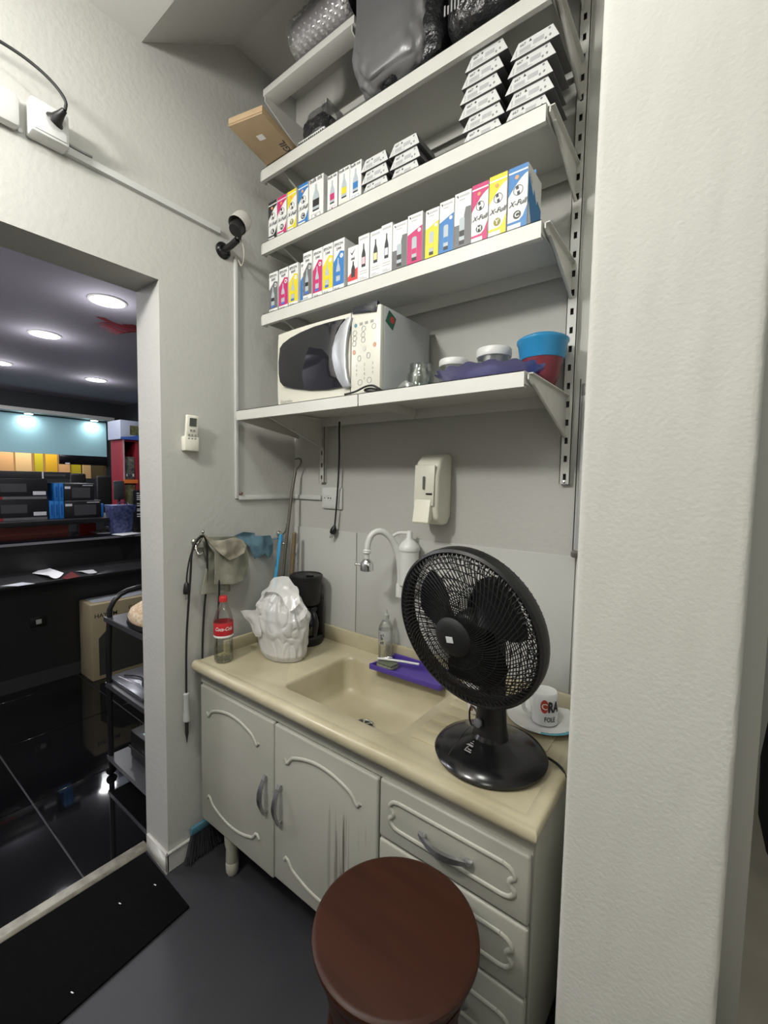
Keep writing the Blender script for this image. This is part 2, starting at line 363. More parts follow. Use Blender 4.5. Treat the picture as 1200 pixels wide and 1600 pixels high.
# papers on the worktop
for k, (pts, z, c, lab) in enumerate([
    ([(50, 896), (72, 886), (100, 902), (76, 906)], .741, M_PAPER, 'curled white sheets on the black worktop'),
    ([(96, 903), (112, 893), (125, 901), (104, 905)], .741, mat('dark_red_card', (.16, .02, .02), .5), 'dark red card between the white sheets on the worktop'),
    ([(118, 893), (145, 890), (152, 897), (128, 896)], .741, mat('grey_paper', (.55, .55, .56), .7), 'grey folded paper on the black worktop'),
    ([(0, 916), (35, 910), (55, 912), (28, 916)], .741, mat('blueish_paper', (.6, .62, .66), .7), 'flat pale sheet at the left end of the worktop'),
    ([(140, 831), (165, 828), (176, 833), (152, 834)], .962, M_PAPER, 'white sheet on the glossy counter top left of the patterned bag'),
    ([(174, 835), (205, 830), (229, 832), (192, 837)], .962, M_PAPER, 'long white sheet on the glossy counter top next to the door jamb')]):
    q = [Z(u, v, z) for u, v in pts]
    n_ = 6; P4 = [Vector(a) for a in q]; mb = MB()
    top = [[None]*(n_+1) for _ in range(n_+1)]
    fn = lambda a, b: (P4[0]*(1-a)*(1-b)+P4[1]*a*(1-b)+P4[2]*a*b+P4[3]*(1-a)*b) + Vector((0, 0, (.03 if k == 0 else .012 if k == 2 else 0)*(a-.5)**2*4*b))
    g = MB().grid(lambda a, b: fn(a, b), n_, n_); g2 = [(x, y, z_+.001) for x, y, z_ in g.v]
    mb.add(g.v, [f[::-1] for f in g.f]); mb.add(g2, g.f)
    tag(mb.build('paper_sheet', c, None), lab, 'paper', 'papers on the shop counter')

def shop_box(name, label, cat, x0, y0, z0, x1, y1, z1, col, parts=(), group=None):
    t = thing(name, label, cat, ((x0+x1)/2, (y0+y1)/2, z0), group)
    box(x0, y0, z0, x1, y1, z1).build('body', col, t, bevel=.003)
    for nm, (a, b, c, d), m in parts:               # a patch on the face towards the room: y0..y1, z0..z1 as fractions
        H = z1-z0; W = y1-y0
        box(x1, y0+a*W, z0+c*H, x1+.0015, y0+b*W, z0+d*H).build(nm, m, t)
    return t
M_CASEB = mat('black_carton', (.016, .016, .018), .4); M_BLUEB = mat('blue_carton', (.03, .22, .62), .45)
M_TAGW = mat('price_tag', (.75, .75, .78), .6); M_PRINT = mat('grey_print', (.07, .07, .075), .4); M_REDB = mat('red_stripe', (.35, .03, .04), .4); M_GREYS = mat('grey_stripe', (.16, .16, .17), .4)
GB = 'black cartons on the counter shelf'
for z0, z1, lab in ((1.098, 1.262, 'lower black carton with a red and grey stripe on the counter shelf'), (1.263, 1.425, 'upper black carton with a red and grey stripe on the counter shelf')):
    shop_box('hardware_carton', lab, 'carton', -3.2, -.66, z0, -2.78, -.165, z1, M_CASEB,
      [('stripe', (0, .42, 0, .13), M_REDB), ('stripe', (.42, .98, 0, .13), M_GREYS), ('print', (.40, .72, .35, .75), M_PRINT), ('price_tag', (.80, .97, .2, .38), M_TAGW)], GB)
shop_box('flat_carton', 'flat black carton lying on top of the striped black cartons', 'carton', -3.2, -.70, 1.427, -2.80, .00, 1.482, mat('charcoal_carton', (.03, .03, .032), .5),
   [('strap', (.72, .735, 0, 1), M_TAGW), ('print', (.75, .95, .35, .65), M_PRINT)])
for z0, z1, y0, y1, ns, lab in ((1.098, 1.245, -.16, .215, 3, 'lower'), (1.246, 1.39, -.125, .165, 2, 'upper')):
    sw = .034
    for k in range(ns):
        shop_box('blue_carton', 'slim bright blue carton standing in the %s row, %s' % (lab, ['leftmost', 'second from the left', 'third from the left'][k]), 'carton', -3.15, y0+k*sw, z0, -2.775, y0+k*sw+sw-.002, z1, M_BLUEB, [('print', (.3, .7, .2, .8), mat('deep_blue_print', (.02, .10, .40), .4))], 'slim blue cartons')
    shop_box('display_carton', 'black carton with pale edges at the right of the %s blue cartons' % lab, 'carton', -3.15, y0+ns*sw, z0, -2.77, y1, z1, M_CASEB,
       [('price_tag', (.02, .2, .68, .82), M_TAGW), ('print', (.25, .85, .15, .75), M_PRINT), ('edge_line', (.02, .98, .95, .99), M_GREYS), ('lettering', (.6, .95, .86, .9), M_TAGW)])
shop_box('blue_carton', 'thin blue carton at the right end of the counter shelf', 'carton', -3.1, .225, 1.098, -2.8, .245, 1.21, M_BLUEB)
# patterned bag, tabletop sign, red tower
bg = thing('gift_bag', 'dark blue patterned bag standing on the glossy counter top', 'bag', (-2.62, .31, .96))
mb = MB(); mb.rings([[(-2.62+sx*(.045+.01*k)*1.0, .31+sy*(.075+.006*k), .96+.062*k) for sx, sy in ((-1,-1),(1,-1),(1,1),(-1,1))] for k in range(5)])
mb.build('body', mat('navy_pattern', (.02, .03, .10), .5, var=(38, (.12, .14, .30), 1.0)), bg, bevel=.006)
MB().tube([(-2.58, .27, 1.2), (-2.58, .285, 1.235), (-2.58, .34, 1.235), (-2.58, .355, 1.2)], .004, 6, smooth=2).build('handle', mat('navy_cord', (.03, .04, .12), .6), bg, smooth=60)
ts = thing('counter_sign', 'black tabletop sign with rows of white writing by the door jamb', 'sign', (-2.55, .47, .96))
box(-2.565, .385, .96, -2.545, .60, 1.335).build('board', M_BLACK, ts, bevel=.003)
mb = MB()
for k, (yy, L) in enumerate([(1.305, .02), (1.285, .04), (1.268, .04), (1.25, .075), (1.215, .02), (1.212, .06), (1.195, .09), (1.165, .10), (1.15, .09), (1.12, .05), (1.10, .08)]):
    mb.box(-2.545, .415, yy, -2.5435, .415+L, yy+.008)
mb.build('lettering', M_PAPER, ts)
box(-2.62, .4, .96, -2.5, .58, .967).build('foot', M_BLACK, ts)
tw = thing('display_tower', 'tall narrow dark red shelf tower with open compartments', 'shelf tower', (-3.6, .85, 0))
M_TOW = mat('tower_red', (.22, .015, .025), .4)
TXF = -3.5
tb = MB().box(TXF-.3, .70, 0, TXF, .715, 1.85).box(TXF-.3, .83, 0, TXF, 1.15, 1.85).box(TXF-.3, .70, 0, TXF-.28, .83, 1.85)
tb.build('frame', M_TOW, tw, bevel=.002)
for z in (.2, .9, 1.08, 1.40, 1.83): box(TXF-.3, .715, z, TXF, .83, z+.02).build('shelf', M_TOW, tw)
box(TXF, .70, 1.385, TXF+.004, .845, 1.425).build('price_rail', mat('orange_rail', (.85, .22, .05), .4), tw)
box(TXF, .70, 1.425, TXF+.003, .715, 1.85).build('edge_strip', mat('pinkish_edge', (.55, .35, .37), .4), tw)
for z0, z1, c, lab in ((1.42, 1.67, (.06, .07, .09), 'grey blister pack on the upper shelf of the red tower'), (1.10, 1.375, (.10, .10, .04), 'mixed dark blister pack on the lower shelf of the red tower')):
    t = shop_box('blister_pack', lab, 'package', TXF-.15, .72, z0, TXF-.02, .825, z1, mat('blister_%.2f' % c[2], c, .3, var=(40, (.45, .42, .25), .5)))
    for yy in (.735, .80): box(TXF-.02, yy, z0+.15*(z1-z0), TXF-.018, yy+.015, z0+.27*(z1-z0)).build('label_spot', M_TAGW, t)
cb = thing('product_carton', 'white and blue carton with a dark picture on top of the red tower', 'carton', (-3.6, .8, 1.85))
box(TXF-.3, .672, 1.85, TXF+.02, .87, 2.05).build('body', mat('greyblue_carton', (.45, .5, .62), .5), cb, bevel=.003)
box(TXF-.3, .871, 1.85, TXF+.02, 1.02, 2.04).build('side', mat('royal_blue_carton', (.04, .09, .35), .5), cb, bevel=.003)
box(TXF+.02, .765, 1.90, TXF+.0215, .85, 2.0).build('picture', mat('dark_picture', (.05, .055, .03), .5, var=(25, (.25, .25, .10), 1)), cb)
MB().prism([(TXF+.02, .672, 1.85), (TXF+.02, .87, 1.85), (TXF+.02, .87, 1.915), (TXF+.02, .79, 1.885), (TXF+.02, .672, 1.872)], (.0012, 0, 0)).build('band', mat('royal_blue_band', (.06, .14, .5), .5), cb)
mo = thing('monitor', 'small dark screen on a stand left of the red tower', 'monitor', (-3.32, .58, .94))
box(-3.33, .53, 1.22, -3.31, .63, 1.41).build('screen', mat('screen_slate', (.05, .06, .065), .3), mo, bevel=.004)
MB().cyl((-3.32, .58, .95), (-3.32, .58, 1.24), .012).build('stand', M_BLACK, mo)
MB().cyl((-3.32, .58, .9405), (-3.32, .58, .955), .05).build('foot', M_BLACK, mo)
box(-3.46, .50, .0, -3.05, 1.25, .94).build('x', M_SLATE, None).name = 'low_cabinet'
tag(bpy.data.objects['low_cabinet'], 'black low cabinet behind the patterned bag and the sign', 'cabinet')
for (y0, z0, y1, z1, x, lab) in ((.80, 1.20, 1.00, 1.49, -5.4, 'dark office chair back under the lit opening'), (1.12, 1.20, 1.36, 1.46, -5.4, 'second dark chair back right under the lit opening')):
    t = thing('office_chair', lab, 'chair', (x, (y0+y1)/2, 0), 'office chairs far back')
    box(x-.05, y0, z0-.35, x, y1, z1).build('backrest', M_BLACK, t, bevel=.05, seg=4)
    box(x, y0, .45, x+.45, y1, .53).build('seat', M_BLACK, t, bevel=.03)
    MB().cyl((x+.22, (y0+y1)/2, .05), (x+.22, (y0+y1)/2, .46), .03).build('post', M_BLACK, t)
    box(x-.02, (y0+y1)/2-.03, .47, x+.1, (y0+y1)/2+.03, z0-.2).build('back_bar', M_BLACK, t)
    MB().lathe([(.14, 0), (.14, .03), (.04, .07)], (x+.22, (y0+y1)/2, 0), 10).build('base', M_BLACK, t)

# carton of a computer case standing before the counter
M_KRAFT = mat('kraft_carton', (.34, .28, .17), .6); M_KRAFTD = mat('kraft_dark_print', (.045, .045, .04), .5)  # carton board and its dark printing
gc = thing('case_carton', 'brown computer case carton with black printing by the counter', 'carton', (-1.98, .05, 0))
box(-2.12, -.185, .0, -1.90, .50, .55).build('body', M_KRAFT, gc, bevel=.008)
lb = MB(); fx = -1.8985
def onx(y0, z0, x=fx): return lambda a, b: (x, y0+a, z0+b)
lettering(lb, 'HAYOM', .042, onx(-.165, .452), align='LEFT', bold=.01); lettering(lb, 'GABINETE', .04, onx(.06, .47), align='LEFT', bold=.02); lettering(lb, 'GAMER', .05, onx(.06, .42), align='LEFT', bold=.02)
lb.build('lettering', mat('black_ink', (.015, .014, .012), .6), gc)
MB().prism([(fx-.002, -.14, .03), (fx-.002, .30, .03), (fx-.002, .30, .42), (fx-.002, .0, .42), (fx-.002, -.06, .38), (fx-.002, -.14, .30)], (.001, 0, 0)).build('printed_case', M_KRAFTD, gc)
box(-2.10, -.15, .55, -1.95, .4, .554).build('tape', mat('packing_tape', (.5, .53, .58), .25), gc)

# serving trolley
tr_ = thing('trolley', 'black three tier metal trolley beside the door jamb', 'trolley', (-.48, -.33, 0))
M_TRO = mat('black_metal', (.012, .012, .013), .3, metal=.2); M_TROS = mat('trolley_tray', (.05, .05, .055), .3)
for xx in (-.74, -.22):
    MB().tube([(xx, -.51, .03), (xx, -.51, .80), (xx, -.47, .875), (xx, -.40, .90), (xx, -.28, .90), (xx, -.21, .875), (xx, -.17, .80), (xx, -.17, .03)], .0125, 10, smooth=1).build('side_frame', M_TRO, tr_, smooth=60)
for z in (.09, .455, .775):
    tm = MB().box(-.75, -.52, z, -.21, -.16, z+.006)
    tm.box(-.75, -.524, z-.012, -.21, -.516, z+.010).box(-.75, -.164, z-.012, -.21, -.156, z+.010)
    tm.build('tray', M_TROS, tr_)
for xx in (-.74, -.22):
    for yy in (-.51, -.17):
        MB().lathe([(.018, -.008), (.024, -.004), (.024, .004), (.018, .008)], (xx, yy, .024), 16, axis=(1, 0, 0)).build('caster', M_BLACK, tr_, smooth=40)
pp = thing('fabric_pouch', 'tan patterned fabric pouch with a black base on the top trolley tray', 'pouch', (-.45, -.42, .785))
mb = MB(); mb.lathe([(.16, .0), (.17, .02), (.15, .05), (.08, .085), (.0, .095)], (-.44, -.435, .806), 28, sx=1, sy=.5)
mb.build('top', mat('tan_lace', (.52, .32, .16), .7, var=(70, (.75, .66, .5), 1), bump=(90, .5)), pp, smooth=60)
MB().lathe([(.15, 0), (.178, .012), (.172, .03)], (-.44, -.435, .782), 28, sy=.5).build('base', M_BLACK, pp, smooth=50)
tag(box(-.38, -.50, .7815, -.30, -.45, .79).build('small_card', M_PAPER), 'small white card on the top trolley tray', 'card')
lp = thing('laptop', 'closed silver grey laptop on the middle trolley tray', 'laptop', (-.5, -.4, .463))
box(-.78, -.50, .462, -.42, -.25, .478).build('shell', mat('laptop_grey', (.16, .16, .18), .25, metal=.6), lp, bevel=.006)
MB().prism([(-.74, -.47, .478), (-.58, -.44, .478), (-.46, -.47, .478), (-.57, -.46, .478)], (0, 0, .001)).build('highlight_band', mat('glint_silver', (.6, .6, .62), .2, metal=1), lp)  # silver sliver paints a highlight onto the lid
ev = tag(MB().tube([(-.72, -.45, .484), (-.62, -.40, .486), (-.52, -.46, .484), (-.44, -.40, .486), (-.38, -.46, .484), (-.5, -.36, .484), (-.66, -.34, .484)], .004, 6, smooth=3).build('loose_cable', M_CORD, smooth=60), 'thin black cable lying in loops on the laptop', 'cable')
pr_ = thing('printer', 'black desktop printer on the bottom trolley tray', 'printer', (-.5, -.3, .096))
box(-.66, -.46, .097, -.25, -.2, .235).build('body', M_BLACK, pr_, bevel=.018)
box(-.655, -.464, .15, -.26, -.46, .16).build('slot', M_DARK, pr_)
box(-.56, -.44, .2355, -.44, -.37, .2385).build('label', mat('pale_blue_label', (.55, .66, .75), .4), pr_)

# ================================================================== WALL SHELVING
M_RAIL = mat('rail_enamel', (.56, .555, .52), .4, var=(12, (.48, .47, .44), .5))
for xc, z0, lab in ((.191, 1.442, 'short-ended slotted white wall rail near the corner, carrying the shelf ends'), (1.186, 1.452, 'slotted white wall rail beside the pillar, carrying the right shelf ends')):
    r = thing('shelf_rail', lab, 'shelf rail', (xc, 0, z0), 'slotted wall rails')
    w2, dp = .0145, .018; z1 = 2.985
    fm = MB()
    fm.box(xc-w2, -dp, z0, xc-.0045, -dp+.002, z1).box(xc+.0045, -dp, z0, xc+w2, -dp+.002, z1)
    fm.box(xc-w2, -dp, z0, xc-w2+.002, 0, z1).box(xc+w2-.002, -dp, z0, xc+w2, 0, z1)
    z = z0; nslot = 0
    fm.box(xc-.0045, -dp, z0, xc+.0045, -dp+.002, z0+.012); z = z0+.012
    while z+.052 < z1:
        fm.box(xc-.0045, -dp, z+.018, xc+.0045, -dp+.002, z+.052); z += .052
    fm.build('channel', M_RAIL, r)
    box(xc-w2+.002, -.003, z0, xc+w2-.002, -.0005, z1).build('slot_shade_strip', mat('slot_shadow', (.10, .10, .095), .9), r)  # dark strip paints the shade seen through the slots
    MB().lathe([(.004, 0), (.004, .001), (.0, .002)], (xc, -dp, z0+.006), 10, axis=(0, -1, 0)).build('screw', M_CHROME, r)

def bracket(parent, x, yf, zt, back=.105, yb=-.0185):
    mb = MB()
    prof = [(yb, zt-.004), (yf+.006, zt-.004), (yf+.006, zt-.018), (yf+.03, zt-.026), (yb, zt-back)]
    mb.prism([(x-.0015, y, z) for y, z in prof], (.003, 0, 0))
    mb.box(x-.0015, yf+.006, zt-.006, x+.011, yb, zt-.0035)
    mb.prism([(x-.0015, yf+.03, zt-.026), (x-.0015, yb, zt-back), (x-.0015, yb, zt-back+.003), (x-.0015, yf+.03, zt-.0235)], (.009, 0, 0))
    return mb.build('bracket', M_RAIL, parent)
def shelf(name, label, x0, x1, depth, zt, lip=.041, brk=(), cap=True, group='white wall shelves', back=.105):
    t = thing(name, label, 'shelf', ((x0+x1)/2, -depth/2, zt-lip), group)
    mb = MB().box(x0, -depth, zt-.002, x1, -.020, zt).box(x0, -depth, zt-lip, x1, -depth+.002, zt).box(x0, -.024, zt-lip, x1, -.022, zt)
    mb.box(x0, -depth+.002, zt-lip, x1, -depth+.014, zt-lip+.002)
    mb.build('board', M_SHELF, t)
    for x in (x0, x1):
        box(x-.001, -depth+.004, zt-.03, x+.001, -.024, zt-.001).build('end_flange', M_SHELF, t)
    if cap:
        box(x0-.011, -depth+.002, zt-lip+.002, x0-.001, -depth+.03, zt-.002).build('end_cap', mat('cloudy_plastic', (.62, .62, .6), .3, trans=.3), t, bevel=.004)
    for bxx in brk: bracket(t, bxx, -depth, zt-.002, back)
    return t
ZS = {1: 2.615, 2: 2.347, 3: 2.083, 4: 1.713}
SD, SD4 = .262, .337
shelf('wall_shelf', 'white metal shelf under the black bags, highest full shelf', .105, 1.172, SD, ZS[1], brk=(.191, 1.1795))
shelf('wall_shelf', 'white metal shelf carrying the stacked cartridge boxes', .108, 1.172, SD, ZS[2], brk=(.191, 1.1795))
shelf('wall_shelf', 'white metal shelf right above the microwave, full of coloured ink boxes', .107, 1.172, SD, ZS[3], brk=(.191, 1.1795))
shelf('wall_shelf', 'deep white shelf piece under the microwave', .048, .6635, SD4, ZS[4], lip=.037, brk=(.191,), back=.125)
MB().prism([(.048, -SD4+.004, ZS[4]-.002), (.048, -.02, ZS[4]-.002), (.048, -.02, 1.632), (.048, -SD4+.004, ZS[4]-.036)], (.002, 0, 0)).build('end_plate', M_SHELF, [o for o in bpy.data.objects if o.get('label') == 'deep white shelf piece under the microwave'][0])
shelf('wall_shelf', 'deep white shelf piece under the jars and the purple dish', .668, 1.172, SD4, ZS[4], lip=.037, brk=(1.1795,), cap=False, back=.125)
# the plank and brackets under the ceiling
t = thing('narrow_shelf', 'narrow white plank on brackets right under the ceiling', 'shelf', (.6, -.25, 2.86))
box(.118, -.265, 2.868, .566, -.205, 2.892).build('board', M_SHELF, t, bevel=.002)
box(1.112, -.265, 2.868, 1.182, -.205, 2.892).build('board', M_SHELF, t, bevel=.002)
for bxx in (.125, .555, 1.1795):
    MB().prism([(bxx-.002, -.262, 2.868), (bxx-.002, -.0185, 2.868), (bxx-.002, -.0185, 2.74), (bxx-.002, -.10, 2.775), (bxx-.002, -.262, 2.85)], (.004, 0, 0)).build('bracket', M_RAIL, t)
box(.118, -.03, 2.868, .566, -.0, 2.892).build('rear_batten', M_SHELF, t)

# ------------------------------------------------------------------ printed boxes
INK = {'K': mat('ink_black', (.02, .02, .022), .45), 'M': mat('ink_magenta', (.50, .025, .14), .45), 'Y': mat('ink_yellow', (.68, .56, .02), .45), 'C': mat('ink_cyan', (.03, .17, .44), .45), 'G': mat('ink_grey', (.13, .13, .135), .45)}
M_CARD = mat('white_card', (.70, .70, .69), .5); M_CARDS = mat('side_mark_card', (.70, .70, .68), .55)  # front card, and a nearly equal white for the side mark
M_INKT = mat('black_print', (.03, .03, .035), .5); M_PBOT = mat('printed_bottle', (.40, .45, .48), .4); M_ORNG = mat('orange_seal', (.80, .30, .10), .45); M_BLUEP = mat('blue_print', (.05, .15, .5), .5)
M_PRG = mat('grey_text', (.45, .45, .46), .55)
def decal(parent, name, polys, m, layer=1):
    mb = MB()
    for p in polys: mb.prism([(x, .0003, z) for x, z in p], (0, -.0003-.00035*layer, 0))
    return mb.build(name, m, parent, local=True)
def rect(x0, z0, x1, z1): return [(x0, z0), (x1, z0), (x1, z1), (x0, z1)]
def rrect(x0, z0, x1, z1, r, n=4):
    out = []
    for cx, cz, a in ((x1-r, z0+r, -90), (x1-r, z1-r, 0), (x0+r, z1-r, 90), (x0+r, z0+r, 180)):
        for k in range(n+1):
            th = math.radians(a+90*k/n); out.append((cx+r*math.cos(th), cz+r*math.sin(th)))
    return out
def word(parent, s, size, x, z, m, layer=2, name='lettering', **kw):
    mb = MB(); yy = -.0003-.00035*layer
    lettering(mb, s, size, lambda a, b: (x+a, yy, z+b), **kw)
    return mb.build(name, m, parent, local=True)
def bottle_poly(cx, z0, h, w, neck=.28, shoulder=.62):
    a = w/2; nk = w*.16
    return [(cx-a, z0), (cx+a, z0), (cx+a, z0+h*.5), (cx+a*.8, z0+h*shoulder), (cx+nk, z0+h*.78), (cx+nk*.8, z0+h), (cx-nk*.8, z0+h), (cx-nk, z0+h*.78), (cx-a*.8, z0+h*shoulder), (cx-a, z0+h*.5)]
def carton(label, x, y, z, w, d, h, body=M_CARD, group=None, rz=0):
    t = thing('ink_box', label, 'ink box', (x, y, z), group, rz)
    box(0, 0, 0, w, d, h).build('body', body, t, bevel=.0008, local=True, seg=1)
    return t
def xfull(label, x, z, w, h, c, group, ltr, d=.075, side=False, y=-.245, rz=0):
    t = carton(label, x, y, z, w, d, h, M_CARD, group, rz); ic = INK[c]
    e = .0006
    sw = [(e, h-e), (w-e, h-e), (w-e, h*.86)]
    for k in range(7):
        a = k/6; sw.append((w*(1-a*.98)-e, h*(.86-.30*a**1.5)))
    sw.append((e, h*.56)); decal(t, 'colour_panel', [sw], ic, 1)
    low = [(e, e+h*.02), (w*.62, e+h*.02), (w*.62, h*.12), (w*.75, h*.15), (w-e, h*.34), (w-e, e), (e, e)]
    decal(t, 'colour_band', [[(e, h*.13), (w*.70, h*.13), (w*.70, e), (w-e, e), (w-e, h*.36), (w*.80, h*.22), (w*.62, h*.17), (e, h*.165)]], ic, 1)
    decal(t, 'stripe', [[(e, h*.90), (w-e, h*.90), (w-e, h*.925), (e, h*.925)]], M_CARD, 2)
    decal(t, 'seal', [circ(w*.44, h*.83, w*.10, 16)], M_ORNG, 3)
    cx, cz, r = w*.52, h*.63, w*.25
    n = 24; ring = [[(cx+r*math.cos(a0), cz+r*math.sin(a0)), (cx+r*math.cos(a1), cz+r*math.sin(a1)), (cx+r*.90*math.cos(a1), cz+r*.90*math.sin(a1)), (cx+r*.90*math.cos(a0), cz+r*.90*math.sin(a0))] for a0, a1 in ((2*PI*k/n, 2*PI*(k+1)/n) for k in range(n))]
    decal(t, 'emblem', ring+[[(cx-w*.10, cz+h*.012), (cx+w*.03, cz+h*.022), (cx+w*.0, cz+h*.075), (cx-w*.13, cz+h*.06)], [(cx-w*.03, cz-h*.075), (cx+w*.10, cz-h*.06), (cx+w*.07, cz-h*.01), (cx-w*.06, cz-h*.02)]], M_INKT, 2)
    word(t, 'X-Full', w*.36, w*.51, h*.40, M_INKT, 2, shear=.35, bold=.012)
    decal(t, 'badge', [circ(w*.50, h*.26, w*.20, 20)], M_INKT if c != 'Y' else mat('olive_print', (.25, .22, .02), .5), 2)
    word(t, ltr, w*.34, w*.50, h*.26-w*.12, M_CARD, 3, bold=.03)
    if side:
        mb = MB().prism([(w+.0003, .004, .004), (w+.0003, d-.002, .004), (w+.0003, d-.002, h*.55), (w+.0003, d*.7, h*.62), (w+.0003, d*.66, h*.52), (w+.0003, d*.45, h*.72), (w+.0003, d*.4, h*.6), (w+.0003, .004, h*.86)], (.0006, 0, 0))
        mb.build('side_panel', mat('side_blue', (.03, .18, .42), .5), t, local=True)
        mb = MB().prism([(w+.001, .004, .004), (w+.001, d*.36, .004), (w+.001, .006, h*.42)], (.0004, 0, 0)); mb.build('side_mark', M_CARDS, t, local=True)
        mb = MB(); lettering(mb, 'X-Full', w*.24, lambda a, b: (w+.001, .012+a*.55, h*.84+b-a*.55), align='LEFT', bold=.01); mb.build('side_lettering', M_INKT, t, local=True)
        box(0, d*.55, h, w, d*.56, h+.012).build('top_flap', ic, t, local=True)
    return t
def bulk(label, x, z, w, h, c, group, d=.06):
    t = carton(label, x, -.245, z, w, d, h, M_CARD, group)
    word(t, 'bulk ink', w*.27, w*.5, h*.90, M_INKT, bold=.01)
    decal(t, 'printed_bottle', [bottle_poly(w*.5, h*.24, h*.60, w*.46)], M_PBOT, 1)
    decal(t, 'bottle_label', [rect(w*.28, h*.34, w*.72, h*.50)], INK[c], 2)
    decal(t, 'bottle_foot', [rrect(w*.28, h*.24, w*.72, h*.275, .0015)], M_INKT, 2)
    decal(t, 'letter_frame', [rect(w*.2, h*.085, w*.8, h*.09), rect(w*.2, h*.17, w*.8, h*.175), rect(w*.2, h*.085, w*.22, h*.175), rect(w*.78, h*.085, w*.8, h*.175)], INK[c], 1)
    word(t, {'K': 'BK'}.get(c, c), h*.06, w*.5, h*.108, INK[c], bold=.01)
    return t
def epson(label, x, z, w, h, c, num, ltr, group, y=-.245, d=.062):
    t = carton(label, x, y, z, w, d, h, M_CARD, group); ic = INK['K' if c == 'K' else c] if c != 'K' else INK['G']
    e = .0006
    decal(t, 'colour_panel', [[(e, h*.12), (w-e, h*.12), (w-e, h*.74), (w*.62, h*.77), (e, h*.58)]], ic, 1)
    word(t, 'EPSON', w*.26, w*.5, h*.885, M_INKT, bold=.01); word(t, num, w*.30, w*.5, h*.795, M_INKT, bold=.005)
    decal(t, 'badge', [circ(w*.76, h*.67, w*.15, 16)], M_CARD, 2); word(t, ltr, w*.2, w*.76, h*.67-w*.07, ic, 3, bold=.02)
    decal(t, 'printed_bottle', [bottle_poly(w*.46, h*.20, h*.44, w*.36)], M_PBOT, 2)
    decal(t, 'bottle_label', [rect(w*.29, h*.30, w*.63, h*.38)], ic if c != 'K' else INK['K'], 3)
    decal(t, 'logo_strip', [rect(w*.26, h*.145, w*.62, h*.195)], M_BLUEP, 3)
    word(t, '65 ml', w*.2, w*.35, h*.045, M_INKT)
    return t
def whitebox(label, x, z, w, h, c, group):
    t = carton(label, x, -.245, z, w, .062, h, M_CARD, group)
    decal(t, 'text_line', [rect(w*.12, h*.905, w*.88, h*.945)], M_PRG, 1)
    decal(t, 'printed_bottle', [bottle_poly(w*.5, h*.34, h*.48, w*.36)], M_INKT, 1)
    decal(t, 'bottle_label', [rect(w*.36, h*.40, w*.64, h*.54)], {'M': mat('pink_label', (.75, .45, .52), .5), 'Y': mat('straw_label', (.75, .66, .32), .5), 'K': mat('pale_label', (.6, .62, .68), .5)}[c], 2)
    for k, zz in enumerate((.25, .20, .12, .09)): decal(t, 'text_line', [rect(w*.15, h*zz, w*(.85 if k != 2 else .6), h*(zz+.018))], M_PRG, 1)
    return t
def panelbox(label, x, z, w, h, c, group):
    t = carton(label, x, -.245, z, w, .062, h, M_CARD, group); e = .0006
    ic = INK[c] if c != 'G' else INK['G']
    if c == 'G': poly = [(e, e), (w-e, e), (w-e, h*.72), (w*.68, h*.72), (w*.60, h*.60), (w*.60, h*.45), (e, h*.45)]
    else: poly = [(e, e), (w-e, e), (w-e, h*.74), (e, h*.62)]
    decal(t, 'colour_panel', [poly], ic, 1)
    decal(t, 'brand_mark', [[(w*.10, h*.955), (w*.22, h*.955), (w*.22, h*.90)]], M_INKT, 1)
    decal(t, 'text_line', [rect(w*.26, h*.915, w*.88, h*.95)], M_PRG, 1); decal(t, 'text_line', [rect(w*.26, h*.86, w*.62, h*.88)], M_PRG, 1)
    decal(t, 'printed_bottle', [rrect(w*.32, h*.15, w*.64, h*.56, w*.10)], M_PBOT, 2)
    decal(t, 'bottle_cap', [rect(w*.33, h*.11, w*.63, h*.17)], INK['K'], 3)
    decal(t, 'bottle_label', [rect(w*.33, h*.24, w*.63, h*.34)], INK['K'] if c == 'G' else ic, 3)
    if c != 'G': decal(t, 'badge', [circ(w*.80, h*.66, w*.11, 14)], M_CARD, 2)
    return t
z2 = ZS[2]; z3 = ZS[3]; g2 = 'ink boxes on the cartridge shelf'; g3 = 'ink boxes on the shelf above the microwave'
for c, l, x0, x1, nm in (('K', 'K', .125, .175, 'black'), ('M', 'M', .177, .229, 'magenta'), ('Y', 'Y', .233, .283, 'yellow'), ('C', 'C', .292, .344, 'blue')):
    xfull('%s and white ink box at the left end of the cartridge shelf' % nm, x0, z2, x1-x0-.001, .148, c, g2, l)
bulk('wide white bulk ink box with a black bottle label', .347, z2, .071, .146, 'K', g2, d=.07)
bulk('narrow white bulk ink box with a magenta bottle label', .437, z2, .046, .125, 'M', g2)
bulk('narrow white bulk ink box with a yellow bottle label', .489, z2, .049, .125, 'Y', g2)
bulk('narrow white bulk ink box with a blue bottle label', .539, z2, .048, .122, 'C', g2)
for c, l, x0, x1, nm in (('K', 'BK', .129, .180, 'grey'), ('M', 'M', .187, .239, 'magenta'), ('Y', 'Y', .242, .293, 'yellow'), ('C', 'C', .295, .342, 'blue')):
    epson('%s 664 ink box among the first four above the microwave' % nm, x0, z3, x1-x0-.001, .152, c, '664', l, g3, y=-.235 if c == 'C' else -.245)
for c, l, x0, x1, nm in (('K', 'BK', .329, .374, 'grey'), ('M', 'M', .3745, .4205, 'magenta'), ('Y', 'Y', .4215, .4705, 'yellow'), ('C', 'C', .4725, .5225, 'blue')):
    epson('%s 544 ink box among the taller four above the microwave' % nm, x0, z3, x1-x0-.001, .166, c, '544', l, g3, y=-.254 if c == 'K' else -.249)
t = carton('white and red ink box right of the blue 544 box', .534, -.245, z3, .044, .062, .128, M_CARD, g3)
